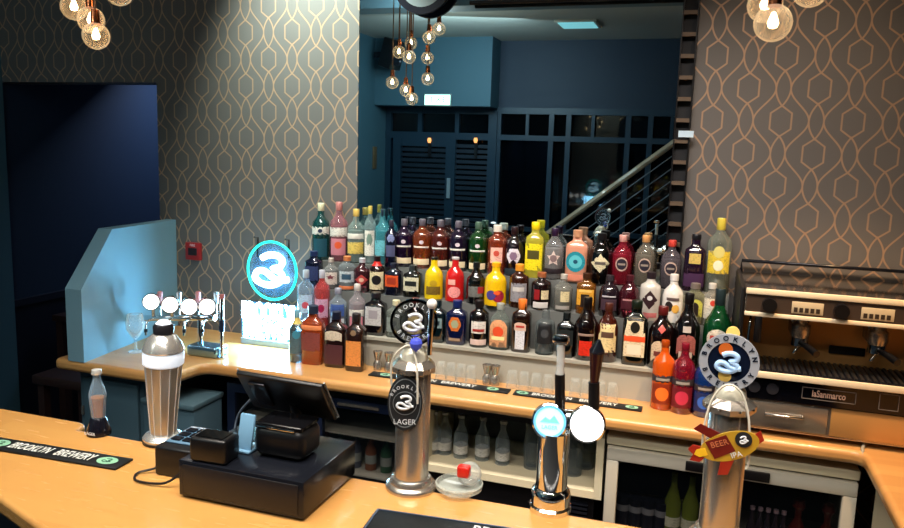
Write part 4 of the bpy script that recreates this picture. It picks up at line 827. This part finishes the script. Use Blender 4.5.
# --- left tumbler font
q = onZ(163, 441, BZ); lf = thing('tumbler_font', 'tapered steel beer font shaped like a cocktail shaker at the left of the bar', 'beer tap', (q.x, q.y, BZ))
lf.rotation_euler = (0, .035, 0)
L('base_flange', SCHR, [(0, .006), (.052, .006), (.053, .014), (.047, .022), (.034, .026), (0, .026)], lf, 36)
L('base_gasket', BLACK, [(0, .0), (.054, .0), (.054, .007), (0, .007)], lf, 36)
L('column', mat('shaker_steel', (.74, .71, .67), .34, .75), [(.033, .024), (.048, .222), (0, .222)], lf, 12, ang=20)
for k in range(12):
    a = k*PI/6; c, s_ = math.cos(a), math.sin(a); T('seam', mat('seam_white', (.85, .9, .95), .2, .4), [(.0335*c, .0335*s_, .026), (.0485*c, .0485*s_, .220)], .0013, lf, 6)
L('lit_band', mat('band_white', (.86, .90, .95), .3, emit=.45), [(.049, .220), (.0535, .224), (.054, .252), (.051, .256), (0, .256)], lf, 40)
L('shoulder', SCHR, [(.051, .256), (.0545, .262), (.048, .280), (.034, .300), (.027, .306), (0, .307)], lf, 36)
L('neck', mat('smoked_cap', (.20, .20, .22), .2, .5), [(.026, .305), (.0275, .326), (.022, .334), (0, .334)], lf, 28); L('crown', mat('crown_white', (.85, .9, .95), .2, emit=.5), [(.022, .333), (.012, .343), (0, .345)], lf, 24)

# --- double tap
q = onZ(550, 509, BZ); dtp = thing('double_tap', 'chrome double beer tap with two lit round lenses on the bar', 'beer tap', (q.x, q.y, BZ))
L('base_flange', CHROME, [(0, 0), (.048, 0), (.049, .012), (.044, .016), (.046, .035), (.044, .05), (.038, .056), (0, .056)], dtp, 36)
L('column', CHROME, [(.036, .05), (.036, .19), (0, .19)], dtp, 36)
ca = onY(550, 421, 1.645)-dtp.location; cb_ = onY(587, 424, 1.645)-dtp.location
for c, lens, nm in ((ca, mat('lens_cool', (.70, .90, 1), .3, emit=.9), 'left'), (cb_, mat('lens_white', (1, .99, 1), .3, emit=4.5), 'right')):
    Mx = Matrix.Translation(c) @ Matrix.Rotation(math.radians(8), 4, 'Z') @ UP @ Matrix.Rotation(-.2, 4, 'X')
    hd = L('tap_head', CHROME, [(0, -.05), (.028, -.045), (.040, -.02), (.042, .0), (.041, .01), (.037, .012), (.035, .009)], dtp, 36, Mx)
    Dk('lens', lens, .0355, .004, .010, hd, Mx, 36)
    if nm == 'left':
        L('lens_print', mat('lens_blue', (.40, .70, .85), .3, emit=.8), [(.0315, .0105), (.0355, .0105), (.0355, .0112), (.0315, .0112), (.0315, .0105)], hd, 36, Mx)
        bm = bmesh.new(); prism(bm, [(-.022, -.002), (-.010, .010), (0, .004), (.009, .015), (.022, -.002)], .0105, .0115, Mx); link('lens_mark', fin(bm), mat('lens_mint', (.45, .80, .72), .3, emit=.8), hd)
        text('lens_lettering', 'LAGER', .012, mat('lens_blue'), hd, Mx @ Tr(0, -.013, .011), .0004)
T('bridge', CHROME, [ca+Vector((0, .025, 0)), cb_+Vector((0, .025, 0))], .022, dtp, 16)
def P2(px, py, Y): return onY(px, py, Y)-dtp.location
h1 = [P2(560, 408, 1.655), P2(560, 374, 1.655)]; T('tap_grip', BLACK, h1, .0115, dtp, 14)
hh = T('tap_handle', mat('pale_chrome', (.88, .88, .86), .25, .35), [P2(560, 374, 1.655), P2(560.5, 368, 1.655), P2(561, 344, 1.655)], [.010, .0085, .0095], dtp, 14)
a_ = P2(561, 340, 1.655); B('handle_head', CHROME, (a_.x-.018, a_.x+.018, a_.y-.012, a_.y+.012, a_.z-.008, a_.z+.012), hh, .006)
T('tap_grip', BLACK, [P2(594, 408, 1.655), P2(594, 382, 1.655)], .0125, dtp, 14)
hh = T('tap_handle', mat('burgundy_handle', (.22, .08, .09), .2), [P2(594, 384, 1.655), P2(596, 362, 1.65), P2(597, 350, 1.645)], [.009, .014, .017], dtp, 12)
T('handle_tip', SATIN, [P2(597, 351, 1.645), P2(599, 340, 1.64)], [.0175, .004], hh, 12)

# --- glass dish
q = onZ(459, 492, BZ); gd = thing('glass_dish', 'low clear glass dish beside the tall steel font', 'dish', (q.x, q.y, BZ+.0005))
L('bowl', clear('dish_glass', (.78, .80, .76), .4), [(0, 0), (.040, 0), (.056, .012), (.058, .024), (.054, .026), (.050, .016), (.02, .012), (0, .012)], gd, 36)
q2 = onY(469, 473, q.y+.012); gt = thing('glass_ball', 'clear glass ball with a red cap resting on the low glass dish', 'glass ornament', (q2.x, q.y+.015, BZ+.0135))
bm = bmesh.new(); bmesh.ops.create_uvsphere(bm, u_segments=24, v_segments=14, radius=.030, matrix=Tr(0, 0, .030)); link('ball', fin(bm, True), clear('ball_glass', (.8, .82, .8), .35), gt)
B('red_cap', colour((.80, .14, .10), .3), (-.024, .008, -.030, -.006, .028, .058), gt, .006, seg=3)

# --- small glass bottle
q = onZ(99, 434, BZ); cb = thing('contour_bottle', 'small curvy glass bottle with amber contents on a dark base on the bar', 'bottle', (q.x, q.y, BZ))
L('base', mat('bottle_base', (.10, .10, .14), .15, .3), [(0, 0), (.032, 0), (.033, .012), (.026, .030), (.022, .045), (.018, .05), (0, .05)], cb, 28)
L('bottle_glass', clear('contour_glass', (.60, .72, .82), .5), [(.018, .048), (.019, .062), (.0225, .10), (.024, .115), (.018, .138), (.011, .158), (.0095, .175), (0, .176)], cb, 24)
L('drink', mat('amber_drink', (.78, .48, .14), .3), [(0, .05), (.016, .052), (.0195, .09), (.0205, .108), (0, .112)], cb, 20)
L('cap', mat('pale_chrome', (.88, .88, .86), .25, .35), [(.0135, .174), (.0145, .178), (.0125, .187), (0, .188)], cb, 20)
text('lettering', 'LAGER', .012, mat('badge_white'), cb, Tr(0, -.0335, .012) @ UP, .0004)

# --- cash drawer, till
cd_ = thing('cash_drawer', 'wide black metal cash drawer on the front bar', 'cash drawer', (-.946, 1.518, BZ))
B('housing', SATIN, (-.163, .163, -.128, .132, .006, .092), cd_, .003); B('drawer_front', mat('drawer_front_black', (.08, .08, .1), .4), (-.150, .150, -.131, -.128, .014, .084), cd_, .001); B('foot', BLACK, [(-.15, -.12, -.11, -.08, 0, .007), (.12, .15, -.11, -.08, 0, .007), (-.15, -.12, .08, .11, 0, .007), (.12, .15, .08, .11, 0, .007)], cd_)
DZ = BZ+.0925
def on_drawer(px, py): return onZ(px, py, DZ)
q = onZ(280, 458, DZ); rp = thing('receipt_printer', 'rounded black receipt printer on top of the cash drawer', 'printer', (q.x, q.y+.035, DZ))
B('housing', BLACK, (-.068, .068, -.05, .05, 0, .078), rp, .024, seg=5); B('cover', mat('printer_gloss', (.05, .05, .06), .12), (-.062, .062, -.045, .045, .074, .084), rp, .008, seg=3); B('highlight_strip', CHROME, (-.058, .045, -.050, -.042, .072, .078), rp, .002)  # chrome strip stands in for the highlight along the printer's rounded top
scn = thing('till_screen', 'black touchscreen till seen from behind, tilted above the receipt printer', 'screen', (0, 0, 0))
P = [onY(237, 372, 1.52), onY(322, 384, 1.52), onY(338, 420, 1.60), onY(254, 403, 1.60)]
org = (P[0]+P[1]+P[2]+P[3])/4; scn.location = (org.x, org.y, DZ)
ux = ((P[1]-P[0])+(P[2]-P[3])).normalized(); vy = ((P[0]-P[3])+(P[1]-P[2])); hv = vy.length/4; vy = (vy-ux*vy.dot(ux)).normalized(); nz = ux.cross(vy).normalized(); hu = ((P[1]-P[0]).length+(P[2]-P[3]).length)/4
if nz.y > 0: nz = -nz
Ms = Matrix(((ux.x, vy.x, nz.x, 0), (ux.y, vy.y, nz.y, 0), (ux.z, vy.z, nz.z, org.z-DZ), (0, 0, 0, 1)))
hs = B('screen_housing', BLACK, (-hu, hu, -hv, hv, -.006, .008), scn, .005, Ms, 3); B('display', mat('display_glass', (.02, .02, .03), .05), (-hu+.008, hu-.008, -hv+.008, hv-.008, -.0075, -.006), scn, 0, Ms)
B('edge_trim', mat('trim_silver', (.50, .54, .58), .3, .7), [(-hu, hu, -hv-.002, -hv+.001, -.008, -.004), (-hu-.002, -hu+.001, -hv, hv, -.008, -.004), (hu-.001, hu+.002, -hv, hv, -.008, -.004)], scn, 0, Ms)
B('port_cover', SATIN, (-hu+.03, -hu+.075, -hv+.03, hv-.02, .008, .016), scn, .003, Ms); Dk('mount_screw', CHROME, .006, .008, .012, scn, Ms @ Tr(.0, -hv+.01, 0), 14)
T('stand', BLACK, [(0.01, .02, org.z-DZ-.02), (.01, .055, .03), (.01, .06, .0)], .016, scn, 12); Dk('stand_foot', BLACK, .035, 0, .008, scn, Tr(.01, .062, 0), 24)
q = on_drawer(209, 462); ct = thing('card_reader', 'small black card terminal on the left of the cash drawer', 'card reader', (q.x, q.y+.02, DZ), .05)
B('housing', BLACK, (-.047, .047, -.03, .035, 0, .058), ct, .008, Matrix.Rotation(.0, 4, 'X'), 3); B('screen', mat('display_glass'), (-.035, .035, -.02, .025, .058, .060), ct)
q = on_drawer(243, 452); ca_ = thing('screen_cradle', 'plastic cradle with painted-in blue light between the card terminal and the printer', 'stand', (q.x, q.y+.02, DZ))
B('plate', mat('blue_lit_plastic', (.45, .62, .74), .25), (-.020, .020, -.02, -.012, 0, .085), ca_, .003, Matrix.Rotation(-.25, 4, 'X')); B('foot', mat('blue_lit_plastic'), (-.022, .022, -.03, .03, 0, .006), ca_, .002)  # blue light falling on the stand is put into its colour
q = onZ(168, 476, BZ); hb = thing('terminal_dock', 'black docking box left of the cash drawer on the bar', 'dock', (-1.18, 1.53, BZ), .03)
B('housing', BLACK, (-.065, .065, -.06, .09, 0, .075), hb, .006, None, 3); B('top_panel', mat('blue_lit_top', (.35, .48, .58), .12), (-.055, .055, -.03, .08, .075, .079), hb, .002)  # blue light on the dock's top is painted as this panel's colour
B('keys', SATIN, [(-.045+.032*i, -.021+.032*i, -.02+.03*j, .0+.03*j, .079, .083) for i in range(3) for j in range(3)], hb)
pts = [(-1.128, 1.45, BZ+.05), (-1.17, 1.42, BZ+.012), (-1.25, 1.415, BZ+.005), (-1.28, 1.45, BZ+.005), (-1.25, 1.478, BZ+.012), (-1.235, 1.485, BZ+.03)]
tag(T('cable', mat('cable_black', (.08, .08, .1), .4), pts, .003, None, 6, smoothpts=6), 'looped black cable beside the dock on the bar', 'cable')
cb1 = onY(245, 402, 1.60); cb2 = onY(234, 425, 1.62)
tag(T('screen_cable', mat('cable_grey', (.35, .4, .46), .4), [tuple(onY(252, 398, 1.60)), tuple(onY(240, 412, 1.62)), tuple(onY(235, 428, 1.62)), tuple(onY(236, 446, 1.60))], .003, None, 6, smoothpts=6), 'thin grey cable dropping from the till screen', 'cable')

# ================================================================== HANGING GLOBES
FIL = mat('filament_glow', (1, .80, .52), .5, emit=13, ecol=(1, .84, .62)); CORD = mat('lamp_cord', (.55, .4, .3), .5)
def globe(pos, R, label, group, detail=True):
    t = thing('globe_lamp', label, 'pendant lamp', pos, group=group)
    bm = bmesh.new(); bmesh.ops.create_uvsphere(bm, u_segments=28 if detail else 16, v_segments=18 if detail else 10, radius=R); link('globe', fin(bm, True), GLOBE, t)
    z = 3.12-pos[2]
    L('lamp_holder', COPPER, [(0, R*.82), (R*.36, R*.82), (R*.36, R*1.15), (R*.30, R*1.9), (0, R*1.95)], t, 18)
    L('filament', FIL, [(0, -R*.30), (R*.22, -R*.24), (R*.30, 0), (R*.20, R*.3), (R*.1, R*.55), (0, R*.6)], t, 14)
    T('cord', CORD, [(0, 0, R*1.9), (0, 0, z)], .0035 if detail else .005, t, 6)
    return t
def onD(x, y, d): return Vector(EYE+ray(x, y)*d)
GR = .0415
for i, (x, y, d) in enumerate(((74, 7, 2.44), (91, 20, 2.40), (96, 36, 2.38), (119, -8, 2.32))):
    globe(onD(x, y, d), GR, ['clear globe lamp, leftmost of the cluster at top left', 'clear globe lamp half hidden behind the lowest lamp at top left', 'lowest clear globe lamp of the cluster at top left', 'clear globe lamp cut by the frame right of the top left cluster'][i], 'globe lamps over the left of the bar')
for i, (x, y, dy) in enumerate(((399, 52, 0), (411, 43, .12), (409, 57, -.25), (429, 37.5, 0), (439, 29, .05), (427.5, 58, .12))):
    q = seen(x, y, 4.62+dy); globe(q, GR, 'clear globe lamp in the upper part of the left cluster, seen in the mirror', 'upper globe lamps of the left cluster', False)
for i, (x, y, d) in enumerate(((765, 5, 1.84), (773, 23, 1.70), (811, -11, 1.76))):
    globe(onD(x, y, d), GR, ['clear globe lamp overlapping just above the lowest one at top right', 'lowest clear globe lamp of the cluster at top right', 'clear globe lamp cut by the frame at far right of its cluster'][i], 'globe lamps over the right of the bar')
q = seen(692, 60, 4.7); globe(q, GR, 'single globe lamp seen at the right edge of the mirror', 'globe lamps over the right of the bar', False)
